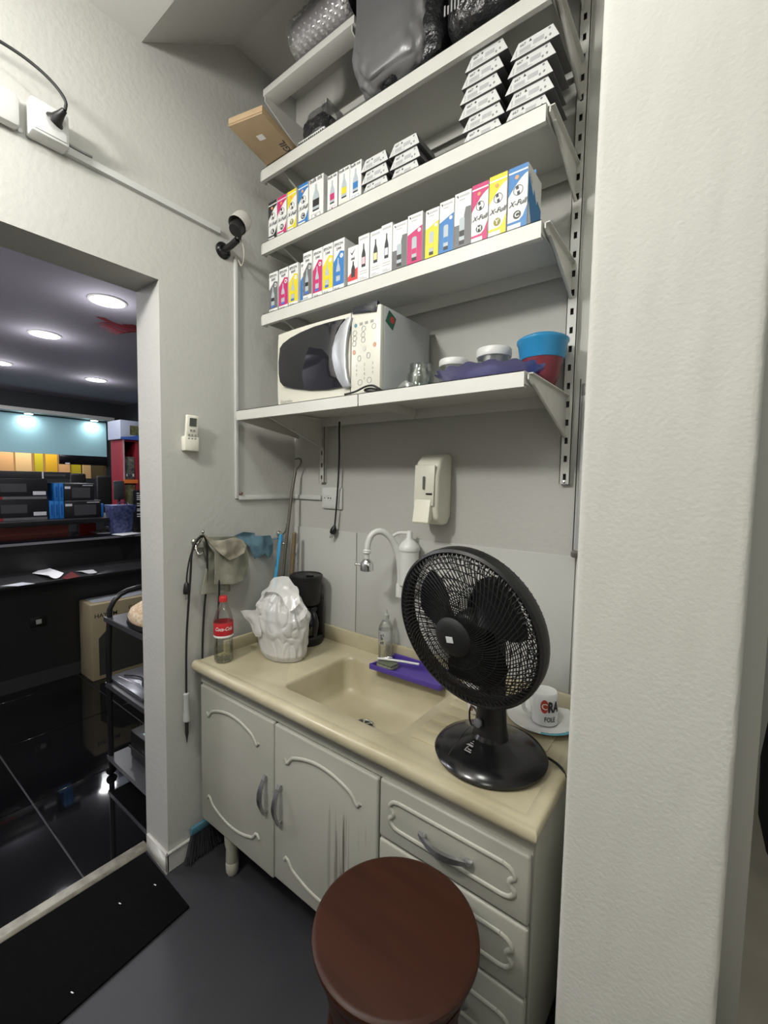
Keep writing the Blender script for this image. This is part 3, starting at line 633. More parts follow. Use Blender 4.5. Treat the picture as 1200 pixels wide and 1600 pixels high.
decal(t, 'red_panel', [[(.001, .02), (.043, .02), (.043, .058), (.022, .05), (.001, .034)]], mat('red_ink', (.62, .05, .05), .5), 1)
decal(t, 'printed_bottle', [bottle_poly(.024, .03, .05, .016)], M_INKT, 2); decal(t, 'tick_mark', [[(.010, .112), (.018, .100), (.034, .119), (.018, .106)]], M_INKT, 1); word(t, 'ink', .013, .022, .085, M_INKT, shear=.3, bold=.02)
whitebox('white ink box showing a dark bottle with a pink label', .579, z3, .045, .15, 'M', g3)
whitebox('white ink box showing a dark bottle with a straw yellow label', .628, z3, .044, .148, 'Y', g3)
whitebox('white ink box showing a dark bottle with a pale grey label', .672, z3, .042, .153, 'K', g3)
panelbox('grey and white ink box left of the magenta one', .716, z3, .053, .142, 'G', g3)
panelbox('ink box with a large magenta panel and a grey bottle', .7705, z3, .052, .149, 'M', g3)
panelbox('ink box with a large yellow panel and a grey bottle', .833, z3, .044, .142, 'Y', g3)
panelbox('ink box with a large blue panel and a grey bottle', .879, z3, .0455, .148, 'C', g3)
panelbox('grey and white ink box left of the pink tall boxes', .9265, z3, .0495, .153, 'G', g3)
xfull('tall magenta and white ink box near the right end above the microwave', .978, z3, .047, .156, 'M', g3, 'M')
xfull('tall yellow and white ink box near the right end above the microwave', 1.027, z3, .0485, .159, 'Y', g3, 'Y')
xfull('tall blue and white ink box, last on the right above the microwave', 1.079, z3, .05, .159, 'C', g3, 'C', d=.10, side=True)

# cartridge boxes: tapered ends, stacked
M_CSIDE = mat('cartridge_dark_side', (.10, .10, .105), .5); M_CARTR = mat('cartridge_card', (.60, .60, .595), .5)
CART = {}
def cart_proto(kind):
    if kind in CART: return CART[kind]
    w, h, d = .119, .037, .115; wt = .084; o = (w-wt)/2
    ms = {}
    b = MB(); b.rings([[(0, 0, 0), (w, 0, 0), (w, d, 0), (0, d, 0)], [(o, .006, h), (w-o, .006, h), (w-o, d-.01, h), (o, d-.01, h)]])
    ms['body'] = b.mesh('body', M_CSIDE, bevel=.0006, seg=1)
    def face(pts, lift):                              # map (x, z) on the sloping front
        return [(x, z/h*.006-lift, z) for x, z in pts]
    f = MB().prism(face([(0, 0), (w, 0), (w-o, h), (o, h)], .0004), (0, -.0005, 0)); ms['front_label'] = f.mesh('front_label', M_CARTR)
    m = MB()
    for x0, z0, x1, z1 in ((.022, .008, .05, .018), (.056, .012, .082, .024), (.02, .004, .062, .006), (.013, .003, .016, .02)): m.prism(face(rect(x0, z0, x1, z1), .0009), (0, -.0003, 0))
    ms['text_block'] = m.mesh('text_block', mat('pale_text', (.40, .40, .41), .6))
    m = MB()
    for cx, cz in ((.087, .010), (.097, .013)): m.prism(face(circ(cx, cz, .0028, 8, .0034), .0009), (0, -.0003, 0))
    m.prism(face(circ(.094, .031, .003, 8), .0009), (0, -.0003, 0))
    ms['symbol'] = m.mesh('symbol', mat('mid_grey_print', (.20, .20, .21), .6))
    m = MB()
    if kind == 'dot': m.prism(face(circ(.047, .029, .0028, 12), .0009), (0, -.0003, 0))
    else: m.prism(face([(.045, .026), (.052, .026), (.0475, .034)], .0009), (0, -.0003, 0))
    ms['colour_mark'] = m.mesh('colour_mark', M_INKT)
    m = MB(); lettering(m, '667', .010, lambda a, b_: (.022+a, (.024+b_)/h*.006-.0011, .024+b_), align='LEFT', bold=.02)
    ms['lettering'] = m.mesh('lettering', M_INKT)
    CART[kind] = ms; return ms
def cart(x, z, kind, label, group, w=.119, rz=0, y=-.246):
    t = thing('cartridge_box', label, 'cartridge box', (x, y, z), group, rz); t.scale = (w/.119, 1, 1)
    for nm, me in cart_proto(kind).items(): link(nm, me, t)
ordn = ['bottom', 'second from the bottom', 'third from the bottom', 'fourth from the bottom', 'fifth from the bottom', 'topmost']
G4 = 'cartridge boxes in stacks'
for k, (x, rz) in enumerate([(.942, 0), (.944, .02), (.932, 0), (.934, -.015), (.938, 0), (.947, .02)]):
    cart(x, z2+.0005+.0378*k, 'dot', 'cartridge box with a dark dot, %s in the stack of six' % ordn[k], G4, .118, 0)
for k, x in enumerate([1.068, 1.074, 1.070, 1.075, 1.081]):
    cart(x-.008, z2+.0005+.0378*k, 'tri', 'cartridge box, %s in the stack of five by the slotted rail' % (ordn[k] if k < 4 else 'topmost'), G4, .118)
for k, x in enumerate([.591, .589, .586, ]):
    cart(x, z2+.0005+.0378*k, 'dot', 'dotted cartridge box, %s in the low stack by the bulk ink boxes' % ['bottom', 'middle', 'top'][k], G4, .108)
for k, x in enumerate([.702, .702, .698]):
    cart(x, z2+.0005+.0378*k, 'tri', 'cartridge box, %s in the low stack beside bare shelf' % ['bottom', 'middle', 'top'][k], G4, .108)

# ================================================================== SINK UNIT
# --- cultured stone sink top
M_STONE = mat('cultured_stone', (.54, .485, .345), .32, var=(5, (.38, .33, .21), .9), bump=(60, .05, .002))
ZC = .770; CX0, CX1, CYF = .029, 1.300, -.520
st = thing('kitchen_sink', 'beige cultured stone sink top with a moulded basin and ribbed draining board', 'sink', (.65, -.26, .735))
def rimpt(k, n, x0, x1, y0, y1, r):
    pts = []
    for cx, cy, a in ((x1-r, y0+r, -90), (x1-r, y1-r, 0), (x0+r, y1-r, 90), (x0+r, y0+r, 180)):
        for i in range(n):
            th = math.radians(a+90*i/(n-1)); pts.append((cx+r*math.cos(th), cy+r*math.sin(th)))
    return pts
BX0, BX1, BY0, BY1 = .425, .895, -.432, -.098
NR = 9
rim = rimpt(0, NR, BX0, BX1, BY0, BY1, .036)
top = MB()
ox0, ox1, oy0, oy1 = CX0, CX1-.024, CYF+.024, -.004
right = [p for p in rim[:2*NR]]; left = [p for p in rim[2*NR:]]
top.add([(x, y, ZC) for x, y in right]+[(ox1, oy1, ZC), (ox1, oy0, ZC)], [tuple(range(len(right)+2))][0:1])
top.add([(x, y, ZC) for x, y in left]+[(ox0, oy0, ZC), (ox0, oy1, ZC)], [tuple(range(len(left)+2))])
b0 = right[0]; b1 = left[-1]; top.add([(b0[0], b0[1], ZC), (ox1, oy0, ZC), (ox0, oy0, ZC), (b1[0], b1[1], ZC)], [(0, 1, 2, 3)])
b0 = right[-1]; b1 = left[0]; top.add([(b0[0], b0[1], ZC), (ox1, oy1, ZC), (ox0, oy1, ZC), (b1[0], b1[1], ZC)], [(0, 1, 2, 3)])
def ins(d, z, sl=0.0):
    r = max(.036-d*.2, .02)
    return [(x, y, z) for x, y in rimpt(0, NR, BX0+d, BX1-d-sl, BY0+d, BY1-d, r)]
basin = [ins(0, ZC), ins(.004, ZC-.003), ins(.007, ZC-.012), ins(.014, ZC-.06), ins(.022, ZC-.108), ins(.032, ZC-.123), ins(.048, ZC-.129), ins(.13, ZC-.133)]
top.rings(basin, True, False, True)
top.box(ox0, oy0, ZC-.03, ox1, BY0, ZC-.012).box(ox0, BY1, ZC-.03, ox1, oy1, ZC-.012).box(ox0, BY0, ZC-.03, BX0, BY1, ZC-.012).box(BX1, BY0, ZC-.03, ox1, BY1, ZC-.012)
SINK = top.build('slab', M_STONE, st, smooth=45)
re = MB(); prof = [(.0, -.020), (.017, -.016), (.024, -.004), (.024, .006), (.019, .014), (.010, .018), (.0, .0165), (-.012, .012), (-.02, .0175-.002)]
prof = [(.0, -.034), (.018, -.032), (.024, -.022), (.024, -.008), (.019, .001), (.010, .0045), (.0, .003), (-.010, .0)]
def edge_run(corners):
    rs = []
    for (x, y, nx, ny) in corners: rs.append([(x+nx*o, y+ny*o, ZC+z) for o, z in prof])
    return rs
re.rings(edge_run([(CX0, CYF+.024, 0, -1), (CX1-.024, CYF+.024, 1, -1), (CX1-.024, -.004, 1, 0)]), True, True, True)
re.build('rolled_edge', M_STONE, st, smooth=60)
bs = MB().box(CX0, -.024, ZC-.002, CX1-.004, -.0065, .831).box(CX0, CYF+.13, ZC-.002, .045, -.0065, .818)
bs.build('upstand', M_STONE, st, bevel=.006)
for k in range(6):
    y = -.405+k*.053
    box(.925, y, ZC-.001, 1.235, y+.043, ZC+.004).build('rib', M_STONE, st, bevel=.0012)
dr = MB().lathe([(.040, .0), (.041, .002), (.036, .0035), (.031, .0)], (.645, -.265, ZC-.1335), 28, cap1=False); dr.build('drain_ring', M_CHROME, st, smooth=40)
MB().lathe([(.031, 0), (.031, .0008)], (.645, -.265, ZC-.1325), 24).build('drain_hole', M_DARK, st)
dm = MB()
for k in range(3):
    a = k*PI/3; dm.box(-.03, -.003, 0, .03, .003, .002)
    for i in range(len(dm.v)-8, len(dm.v)):
        x, y, z = dm.v[i]; dm.v[i] = (.645+x*math.cos(a)-y*math.sin(a), -.265+x*math.sin(a)+y*math.cos(a), ZC-.131+z)
dm.lathe([(.008, 0), (.008, .004), (.0, .006)], (.645, -.265, ZC-.131), 12)
dm.build('drain_cross', M_CHROME, st)

# --- base cabinet
M_CAB = mat('cabinet_lacquer', (.42, .415, .36), .42, var=(6, (.36, .355, .30), .7))
def drip_mat():
    m = bpy.data.materials.new('cabinet_lacquer_with_drips'); m.use_nodes = True; nt = m.node_tree; b = nt.nodes['Principled BSDF']; b.inputs['Roughness'].default_value = .42
    N = nt.nodes.new; L = nt.links.new
    tc = N('ShaderNodeTexCoord'); sp = N('ShaderNodeSeparateXYZ'); L(tc.outputs['Object'], sp.inputs[0])
    mp = N('ShaderNodeMapping'); mp.inputs['Scale'].default_value = (75, 1, 1.6); L(tc.outputs['Object'], mp.inputs[0])
    n = N('ShaderNodeTexNoise'); n.inputs['Scale'].default_value = 1.0; n.inputs['Detail'].default_value = 3; L(mp.outputs[0], n.inputs[0])
    r = N('ShaderNodeMapRange'); r.inputs[1].default_value = .54; r.inputs[2].default_value = .60; L(n.outputs['Fac'], r.inputs[0])
    xr = N('ShaderNodeMapRange'); xr.inputs[1].default_value = .21; xr.inputs[2].default_value = .30; L(sp.outputs[0], xr.inputs[0])
    zr = N('ShaderNodeMapRange'); zr.inputs[1].default_value = .37; zr.inputs[2].default_value = .34; L(sp.outputs[2], zr.inputs[0])
    m1 = N('ShaderNodeMath'); m1.operation = 'MULTIPLY'; L(r.outputs[0], m1.inputs[0]); L(xr.outputs[0], m1.inputs[1])
    m2 = N('ShaderNodeMath'); m2.operation = 'MULTIPLY'; L(m1.outputs[0], m2.inputs[0]); L(zr.outputs[0], m2.inputs[1])
    m3 = N('ShaderNodeMath'); m3.operation = 'MULTIPLY'; m3.inputs[1].default_value = .9; L(m2.outputs[0], m3.inputs[0])
    mx = N('ShaderNodeMixRGB'); mx.inputs[1].default_value = (.41, .405, .35, 1); mx.inputs[2].default_value = (.10, .085, .065, 1); L(m3.outputs[0], mx.inputs[0]); L(mx.outputs[0], b.inputs['Base Color'])
    return m
M_DRIP = drip_mat()
YF = -.496
cb = thing('sink_cabinet', 'pale grey sink cabinet with two arched doors and three drawers', 'cabinet', (.65, -.26, 0))
ca = MB().box(.030, YF+.018, .165, .046, -.03, .728).box(1.272, YF+.018, .165, 1.288, -.03, .728).box(.046, YF+.018, .165, 1.272, -.03, .181).box(.046, -.045, .165, 1.272, -.03, .728).box(.88, YF+.018, .181, .896, -.045, .728).box(.046, YF+.019, .70, 1.272, YF+.035, .728)
ca.build('carcass', M_CAB, cb, bevel=.001)
box(.034, YF+.012, .686, 1.284, YF+.0178, .735).build('top_rail', M_CAB, cb)
box(.040, YF+.060, .105, .42, YF+.074, .164).build('plinth', M_CAB, cb)
for x, y in ((.195, YF+.032), (1.20, YF+.032), (.14, -.08), (1.20, -.08), (.66, -.1)):
    MB().lathe([(.028, .165), (.026, .12), (.021, .10), (.023, .055), (.021, .05), (.0235, .044), (.0225, .012), (.017, .0)][::-1], (x, y, 0), 20).build('leg', mat('old_plastic_leg', (.42, .41, .33), .5), cb, smooth=40)
def bead(parent, pts, r=.0068, closed=False):
    # a routed bead standing proud of the front, with its dark quirk
    o = Vector(parent.location)+Vector(parent.parent.location)
    return MB().tube([(x, YF+.0022, z) for x, z in pts], r, 8, closed=closed, smooth=1).build('moulding', M_CAB, parent, smooth=60)
def arc_handle(parent, a, b, bow=.030, wid=.019, m=M_STEEL):
    a, b = Vector(a), Vector(b); n = 14; ax = (b-a).normalized(); sd = ax.cross(Vector((0, 1, 0))).normalized(); rs = []
    for k in range(n+1):
        t = k/n; c = a.lerp(b, t)+Vector((0, -bow*math.sin(PI*(.06+.88*t)), 0)); w2 = wid*(.55+.45*math.sin(PI*t))/2; th = .0036
        rs.append([c+sd*w2+Vector((0, th, 0)), c+sd*w2*.8-Vector((0, th, 0)), c-sd*w2*.8-Vector((0, th, 0)), c-sd*w2+Vector((0, th, 0))])
    h = MB().rings(rs); h.cyl(a.lerp(b, .10)+Vector((0, .002, 0)), a.lerp(b, .10)+Vector((0, -bow*.55, 0)), .0055, 10).cyl(a.lerp(b, .90)+Vector((0, .002, 0)), a.lerp(b, .90)+Vector((0, -bow*.55, 0)), .0055, 10)
    return h.build('handle', m, parent, smooth=50)
def front(name, x0, x1, z0, z1, m=M_CAB):
    o = link(name, None, cb) if False else None
    mb = MB().box(0, YF, 0, x1-x0, YF+.018, z1-z0)
    d = link(name, mb.mesh(name, m, bevel=.0065, seg=3), cb); d.location = Vector((x0, 0, z0))-Vector(cb.location)
    d.location.y = -cb.location.y
    return d
def wpart(parent):           # world offset of a front panel
    return Vector(parent.location)+Vector(cb.location)
def arch(x0, x1, zb, rise, up=1, n=14):
    L = x1-x0; out = [(x0-.012, zb+up*.016), (x0, zb)]
    for k in range(1, n): 
        a = k/n; out.append((x0+L*a, zb+up*rise*math.sin(PI*(.08+.84*a))**.8))
    return out+[(x1, zb), (x1+.012, zb+up*.016)]
for x0, x1, hx, mm in ((.046, .4695, .435, M_CAB), (.4735, .8885, .507, M_DRIP)):
    d = front('door', x0, x1, .160 if x0 < .1 else .172, .684, mm)
    ax0, ax1 = x0+.055, x1-.085 if x0 < .1 else x1-.075
    if x0 > .1: ax0, ax1 = x0+.062, x1-.070
    bead(d, arch(ax0, ax1, .575, .055)); bead(d, arch(ax0, ax1, .275, .055, -1))
    arc_handle(d, (hx, YF, .365), (hx, YF, .50))
for k, (z0, z1) in enumerate(((.536, .690), (.374, .530), (.172, .368))):
    d = front('drawer', .8945, 1.283, z0, z1); zm = (z0+z1)/2; hh = .036
    x0, x1 = .955, 1.225
    top_l = [(x0+.0, zm+hh), (x1, zm+hh)]; bot_l = [(x0, zm-hh), (x1, zm-hh)]
    bead(d, top_l); bead(d, bot_l)
    for xe, s in ((x0, -1), (x1, 1)):
        bead(d, [(xe, zm+hh), (xe+s*.018, zm+hh*.9), (xe+s*.030, zm+hh*.45), (xe+s*.016, zm+hh*.15), (xe+s*.016, zm-hh*.15), (xe+s*.030, zm-hh*.45), (xe+s*.018, zm-hh*.9), (xe, zm-hh)])
    arc_handle(d, (1.018, YF, zm-.004), (1.158, YF, zm-.004), m=mat('satin_steel', (.52, .52, .54), .22, metal=.9))

# --- things on the sink top
M_PET = thin_clear('clear_pet', (.97, .985, .98), .14)
def bent(mb, s, size, c, R, ang, z, **kw):           # lettering wrapped round an upright cylinder
    lettering(mb, s, size, lambda a, b: (c[0]+R*math.sin(ang+a/R), c[1]-R*math.cos(ang+a/R), z+b), **kw); return mb
bc = (.106, -.436, ZC+.001)
bo = thing('soda_bottle', 'clear plastic cola bottle with red label and red cap at the sink corner', 'bottle', bc)
MB().lathe([(.012, .006), (.026, .0), (.033, .006), (.0345, .02), (.034, .05), (.0325, .08), (.0345, .095), (.0345, .15), (.033, .165), (.026, .19), (.016, .212), (.0125, .222), (.0125, .235)], bc, 32, cap1=False).build('body', M_PET, bo, smooth=60)
for k in range(5):
    a = k*2*PI/5; MB().lathe([(.0, -.006), (.010, -.002), (.011, .004), (.006, .010)], (bc[0]+.022*math.cos(a), bc[1]+.022*math.sin(a), bc[2]+.0065), 10).build('foot_lobe', M_PET, bo, smooth=60)
MB().lathe([(.0347, .103), (.0352, .104), (.0352, .150), (.0347, .151)], bc, 32, cap0=False, cap1=False).build('label', mat('cola_red', (.52, .02, .03), .4), bo, smooth=60)
MB().lathe([(.0348, .096), (.0353, .0965), (.0353, .1035), (.0348, .104)], bc, 32, cap0=False, cap1=False).build('label_band', mat('label_white', (.82, .80, .78), .45), bo, smooth=60)
VA = math.atan2(1.546-bc[0], -(-1.358-bc[1]))
mb = MB(); bent(mb, 'Coca-Cola', .019, bc, .0357, VA, bc[2]+.124, shear=.4, bold=.018, sx=.8); mb.build('lettering', mat('label_white', (.82, .80, .78)), bo)
MB().lathe([(.0, .008), (.024, .0065), (.0322, .014), (.0335, .05), (.0, .0505)], bc, 28).build('liquid', thin_clear('pale_liquid', (.93, .91, .80), .1), bo, smooth=60)
MB().lathe([(.0145, .225), (.0148, .227), (.0148, .243), (.0135, .245)], bc, 24).build('cap', M_RED, bo, smooth=40)

# white carrier bag round a foam box
M_BAG = thin_clear('bag_film', (.95, .95, .95), .25, rough=.22, haze=.62, hazecol=(.80, .79, .78))
gb = thing('carrier_bag', 'tied white plastic carrier bag round a foam box beside the sink basin', 'bag', (.245, -.245, ZC))
M_FOAM = mat('foam_white', (.80, .76, .70), .6)
MB().lathe([(.066, .003), (.080, .008), (.088, .03), (.094, .085), (.0, .09)], (.242, -.262, ZC), 30, sy=.66).build('foam_box', M_FOAM, gb, smooth=50)
def bag_fn(u, v):
    th = 2*PI*u
    prof = [(0, .090), (.08, .102), (.25, .108), (.45, .118), (.62, .120), (.74, .108), (.86, .082), (.95, .048), (1.0, .012)]
    for (a, ra), (b, rb) in zip(prof, prof[1:]):
        if a <= v <= b: r = ra+(rb-ra)*(v-a)/(b-a); break
    z = .004+.255*v
    w_ = noise.noise(Vector((math.cos(th)*1.6, math.sin(th)*1.6, v*2.6)))
    w2 = noise.noise(Vector((math.cos(th)*4.6+7, math.sin(th)*4.6, v*6)))
    fold = .006*abs(math.sin(th*7+v*5+2*w_))*(.3+v)
    cr = 1-abs(noise.noise(Vector((math.cos(th)*3+2, math.sin(th)*3, v*4.5+w_))))*2
    r = r*(1+.12*w_*min(1, v*3))+.010*w2*(.25+v)-fold*.7-.010*max(0, cr-.55)*(.4+v)
    return (.238+r*math.cos(th)*1.04-.014*v, -.262+r*math.sin(th)*.72, ZC+z+.012*w2*v)
g = MB().grid(bag_fn, 180, 110); g.build('film', M_BAG, gb, smooth=70)
def flap(pts_a, pts_b, nm):
    A = [Vector(p) for p in pts_a]; B = [Vector(p) for p in pts_b]; n = len(A)-1
    def fn(u, v):
        k = min(int(u*n), n-1); f = u*n-k; p = A[k].lerp(A[k+1], f).lerp(B[k].lerp(B[k+1], f), v)
        return p+Vector((noise.noise(p*30), noise.noise(p*30+Vector((5, 0, 0))), noise.noise(p*26+Vector((0, 9, 0)))))*.008
    m_ = MB().grid(fn, 40, 12); return m_.build(nm, M_BAG, gb, smooth=70)
flap([(.145, -.30, .93), (.14, -.29, 1.01), (.18, -.26, 1.065), (.24, -.245, 1.075), (.30, -.25, 1.05), (.345, -.27, 1.0)],
     [(.17, -.325, .93), (.175, -.32, .99), (.205, -.315, 1.025), (.25, -.31, 1.03), (.29, -.31, 1.01), (.325, -.31, .97)], 'handle_loop')
flap([(.10, -.36, .945), (.15, -.35, .955), (.20, -.345, .96)], [(.165, -.34, .86), (.185, -.345, .86), (.21, -.345, .87)], 'loose_flap')
flap([(.345, -.26, .985), (.37, -.26, .98), (.385, -.27, .97)], [(.33, -.27, .93), (.345, -.275, .93), (.36, -.28, .945)], 'loose_flap')
pk = MB().grid(lambda u, v: (.165+.085*u+.0, -.345-.012*math.sin(PI*u), ZC+.10+.055*v+.015*u), 10, 6)
# pink print seen on the bag
vv = []
for j in range(7):
    for i in range(9):
        u, v = .60+.07*i/8, .40+.16*j/6; p = Vector(bag_fn(u, v)); c = Vector((.245, -.262, p.z)); d = (p-c).normalized(); vv.append(tuple(p+d*.0015))
MB().add(vv, [(j*9+i, j*9+i+1, (j+1)*9+i+1, (j+1)*9+i) for j in range(6) for i in range(8)]).build('pink_print', mat('faded_pink', (.74, .50, .52), .5, var=(22, (.80, .79, .78), 1)), gb, smooth=70)

# coffee maker in the corner
cm = thing('coffee_maker', 'black drip coffee maker with glass jug in the corner behind the carrier bag', 'coffee maker', (.175, -.14, ZC))
CC = (.190, -.102)
MB().lathe([(.070, 0), (.073, .006), (.073, .03), (.066, .036)], (*CC, ZC), 30).build('base', M_BLACK, cm, smooth=40)
MB().prism([(CC[0]-.068, CC[1]+.016, ZC+.03), (CC[0]-.045, CC[1]+.062, ZC+.03), (CC[0]+.045, CC[1]+.062, ZC+.03), (CC[0]+.062, CC[1]+.040, ZC+.03), (CC[0]-.05, CC[1]-.016, ZC+.03)], (0, 0, .17)).build('column', M_BLACK, cm, bevel=.006)
MB().lathe([(.058, .165), (.064, .175), (.067, .262), (.067, .272), (.069, .274), (.069, .284), (.064, .288), (.060, .284), (.0, .284)], (*CC, ZC), 36).build('filter_basket', M_BLACK, cm, smooth=40)
MB().lathe([(.016, .284), (.016, .291), (.010, .294)], (CC[0]+.035, CC[1]-.012, ZC), 16).build('lid_knob', M_BLACKG, cm, smooth=40)
MB().lathe([(.046, .037), (.056, .05), (.058, .09), (.050, .125), (.044, .14), (.046, .15)], (CC[0]+.012, CC[1]-.012, ZC), 30, cap1=False).build('jug', thin_clear('smoked_glass', (.12, .11, .10), .2), cm, smooth=60)
MB().lathe([(.047, .141), (.049, .15), (.044, .158), (.0, .16)], (CC[0]+.012, CC[1]-.012, ZC), 30).build('jug_lid', M_BLACK, cm, smooth=50)
hx, hy = .93, -.36; J = (CC[0]+.012, CC[1]-.012)
MB().tube([(J[0]+hx*.05, J[1]+hy*.05, ZC+.15), (J[0]+hx*.085, J[1]+hy*.085, ZC+.152), (J[0]+hx*.10, J[1]+hy*.10, ZC+.13), (J[0]+hx*.10, J[1]+hy*.10, ZC+.09), (J[0]+hx*.095, J[1]+hy*.095, ZC+.06)], .010, 10, smooth=2).build('jug_handle', M_BLACK, cm, smooth=60)

# washing-up bottle
sbp = (.578, -.058, ZC)
sb = thing('dish_soap_bottle', 'clear upright squeeze bottle with black lettering behind the purple tray', 'bottle', sbp)
MB().lathe([(.024, 0), (.027, .004), (.027, .12), (.026, .14), (.016, .158), (.011, .162), (.011, .17)], sbp, 28, cap1=False).build('body', M_PET, sb, smooth=60)
MB().lathe([(.012, .165), (.012, .183), (.007, .187), (.0045, .2), (.003, .204)], sbp, 20).build('cap', mat('translucent_cap', (.62, .62, .58), .35, trans=.5), sb, smooth=50)
MB().lathe([(.0272, .075), (.0275, .076), (.0275, .125), (.0272, .126)], sbp, 28, cap0=False, cap1=False).build('label_sleeve', thin_clear('hazy_label', (.9, .9, .92), .1, haze=.25), sb, smooth=60)
mb = MB()
va = math.atan2(1.546-sbp[0], 1.358+sbp[1])-.42
for k, (a0, z0_, a1, z1_) in enumerate(((-.30, .078, -.12, .086), (-.28, .090, -.20, .104), (-.10, .092, .02, .102), (-.30, .108, -.10, .113), (-.02, .078, .12, .088), (-.16, .096, -.12, .108), (.05, .106, .14, .116))):
    mb.add([(sbp[0]+.0282*math.sin(va+a_), sbp[1]-.0282*math.cos(va+a_), sbp[2]+z_) for a_, z_ in ((a0, z0_), (a1, z0_), (a1, z1_), (a0, z1_))], [(0, 1, 2, 3)])
mb.build('lettering', M_INKT, sb)

# purple tray with brush and scrubber
pt = thing('utensil_tray', 'purple plastic tray lying over the back rim of the basin', 'tray', (.70, -.08, ZC))
M_PURP = mat('purple_plastic', (.085, .05, .30), .4)
q = [(.575, -.148, ZC+.004), (.60, -.030, ZC+.006), (.86, -.030, ZC+.006), (.86, -.135, ZC+.003)]
mb = MB().prism(q, (0, 0, .005)); 
def lipbar(m_, a, b, h=.016, t=.006):
    a, b = Vector(a), Vector(b); d = (b-a).normalized(); n_ = Vector((-d.y, d.x, 0))*t/2
    m_.prism([a-n_, b-n_, b+n_, a+n_], (0, 0, h))
for i in range(4): lipbar(mb, q[i], q[(i+1) % 4], .026 if i == 1 else .018)
mb.build('tray', M_PURP, pt, bevel=.002)
sp_ = thing('scrub_pad', 'grey green scrub pad on the purple tray', 'scrub pad', (.63, -.10, ZC+.01))
MB().prism([(.592, -.132, ZC+.0105), (.605, -.085, ZC+.0105), (.665, -.090, ZC+.0105), (.66, -.135, ZC+.0105)], (0, 0, .014)).build('pad', mat('worn_pad', (.27, .27, .20), .9, bump=(120, .8)), sp_, bevel=.004)
MB().prism([(.592, -.132, ZC+.0246), (.605, -.085, ZC+.0246), (.665, -.090, ZC+.0246), (.66, -.135, ZC+.0246)], (0, 0, .005)).build('scourer', mat('scourer_green', (.13, .15, .10), .9, bump=(150, .8)), sp_, bevel=.002)
sc_ = thing('utensil', 'white handled utensil lying across the scrub pad', 'utensil', (.70, -.09, ZC+.03))
MB().tube([(.588, -.118, ZC+.0355), (.66, -.088, ZC+.036), (.74, -.075, ZC+.040)], .0045, 10, smooth=1).build('handle', M_PVCW, sc_, smooth=60)
MB().tube([(.60, -.095, ZC+.036), (.60, -.105, ZC+.036), (.63, -.085, ZC+.0365), (.625, -.078, ZC+.0365)], .0025, 8, closed=True, smooth=2).build('loop', M_CHROME, sc_, smooth=60)

# cups and plate
def cup(name, label, c, r0, r1, h, m, hang, inv=False, band=None):
    t = thing(name, label, 'mug', c, 'mugs on the draining board')
    pr = [(r0*.9, 0), (r0, .004), (r1, h-.002), (r1-.002, h), (r1-.004, h-.002), (r0-.004, .006), (0, .006)]
    if inv: pr = [(a, h-b) for a, b in pr][::-1]; pr = [(r1-.004, .002)]+[(r1-.002, 0), (r1, .002), (r0, h-.004), (r0*.9, h), (0, h-.003)]
    MB().lathe(pr, c, 32, cap0=False).build('body', m, t, smooth=50)
    dx, dy = math.cos(hang), math.sin(hang)
    pts = [(c[0]+dx*(r0*.93), c[1]+dy*(r0*.93), c[2]+h*.22), (c[0]+dx*(r0+.022), c[1]+dy*(r0+.022), c[2]+h*.22), (c[0]+dx*(r0+.026), c[1]+dy*(r0+.026), c[2]+h*.55), (c[0]+dx*(r0+.014), c[1]+dy*(r0+.014), c[2]+h*.80), (c[0]+dx*(r0*.93), c[1]+dy*(r0*.93), c[2]+h*.78)]
    MB().tube(pts, .0055, 10, smooth=2).build('handle', m, t, smooth=60)
    return t
M_CER = mat('white_ceramic', (.80, .80, .79), .15)
pc = (1.180, -.108, ZC+.0025)
pt_ = thing('plate', 'white plate with a blue rim patch by the pillar', 'plate', pc)
MB().lathe([(.045, 0), (.05, .003), (.075, .008), (.098, .016), (.097, .0185), (.074, .011), (.048, .006), (0, .006)], pc, 40).build('dish', M_CER, pt_, smooth=60)
mb = MB(); vv = []
for i in range(9):
    a = math.radians(-75+60*i/8)
    for r_, z_ in ((.080, .0128), (.0972, .0189), (.0992, .0168)): vv.append((pc[0]+r_*math.cos(a), pc[1]+r_*math.sin(a), pc[2]+z_))
mb.add(vv, [(i*3+j, (i+1)*3+j, (i+1)*3+j+1, i*3+j+1) for i in range(8) for j in range(2)]).build('blue_patch', mat('turquoise_glaze', (.10, .40, .52), .2), pt_, smooth=60)
mc = (1.187, -.112, pc[2]+.0085)
mg = cup('coffee_mug', 'white mug with red and black print standing upside down on the plate', mc, .034, .037, .088, M_CER, math.radians(200), inv=True)
va = math.atan2(1.546-mc[0], 1.358+mc[1])
mb = MB(); vv = []; n_ = 20
for i in range(n_):
    a = 2*PI*i/n_; ang = va-.02+.30*math.cos(a); vv.append((mc[0]+.0366*math.sin(ang), mc[1]-.0366*math.cos(ang), mc[2]+.056+.019*math.sin(a)))
mb.add(vv, [tuple(range(n_))]).build('red_oval', mat('mug_red', (.50, .06, .04), .3), mg)
mb = MB(); bent(mb, 'C', .024, mc, .0372, va-.02, mc[2]+.048, bold=.02); mb.build('lettering', mat('mug_cream', (.8, .7, .6), .3), mg)
mb = MB(); bent(mb, 'RA', .040, mc, .0368, va+.66, mc[2]+.042, bold=.05, sx=.62); bent(mb, 'FOLE', .019, mc, .0376, va+.40, mc[2]+.014, bold=.02, sx=.72)
mb.build('lettering', M_INKT, mg)
mg2 = cup('coffee_mug', 'pale mug with brown patches half hidden behind the fan base', (1.012, -.165, ZC+.0025), .036, .040, .085, M_CER, math.radians(170))
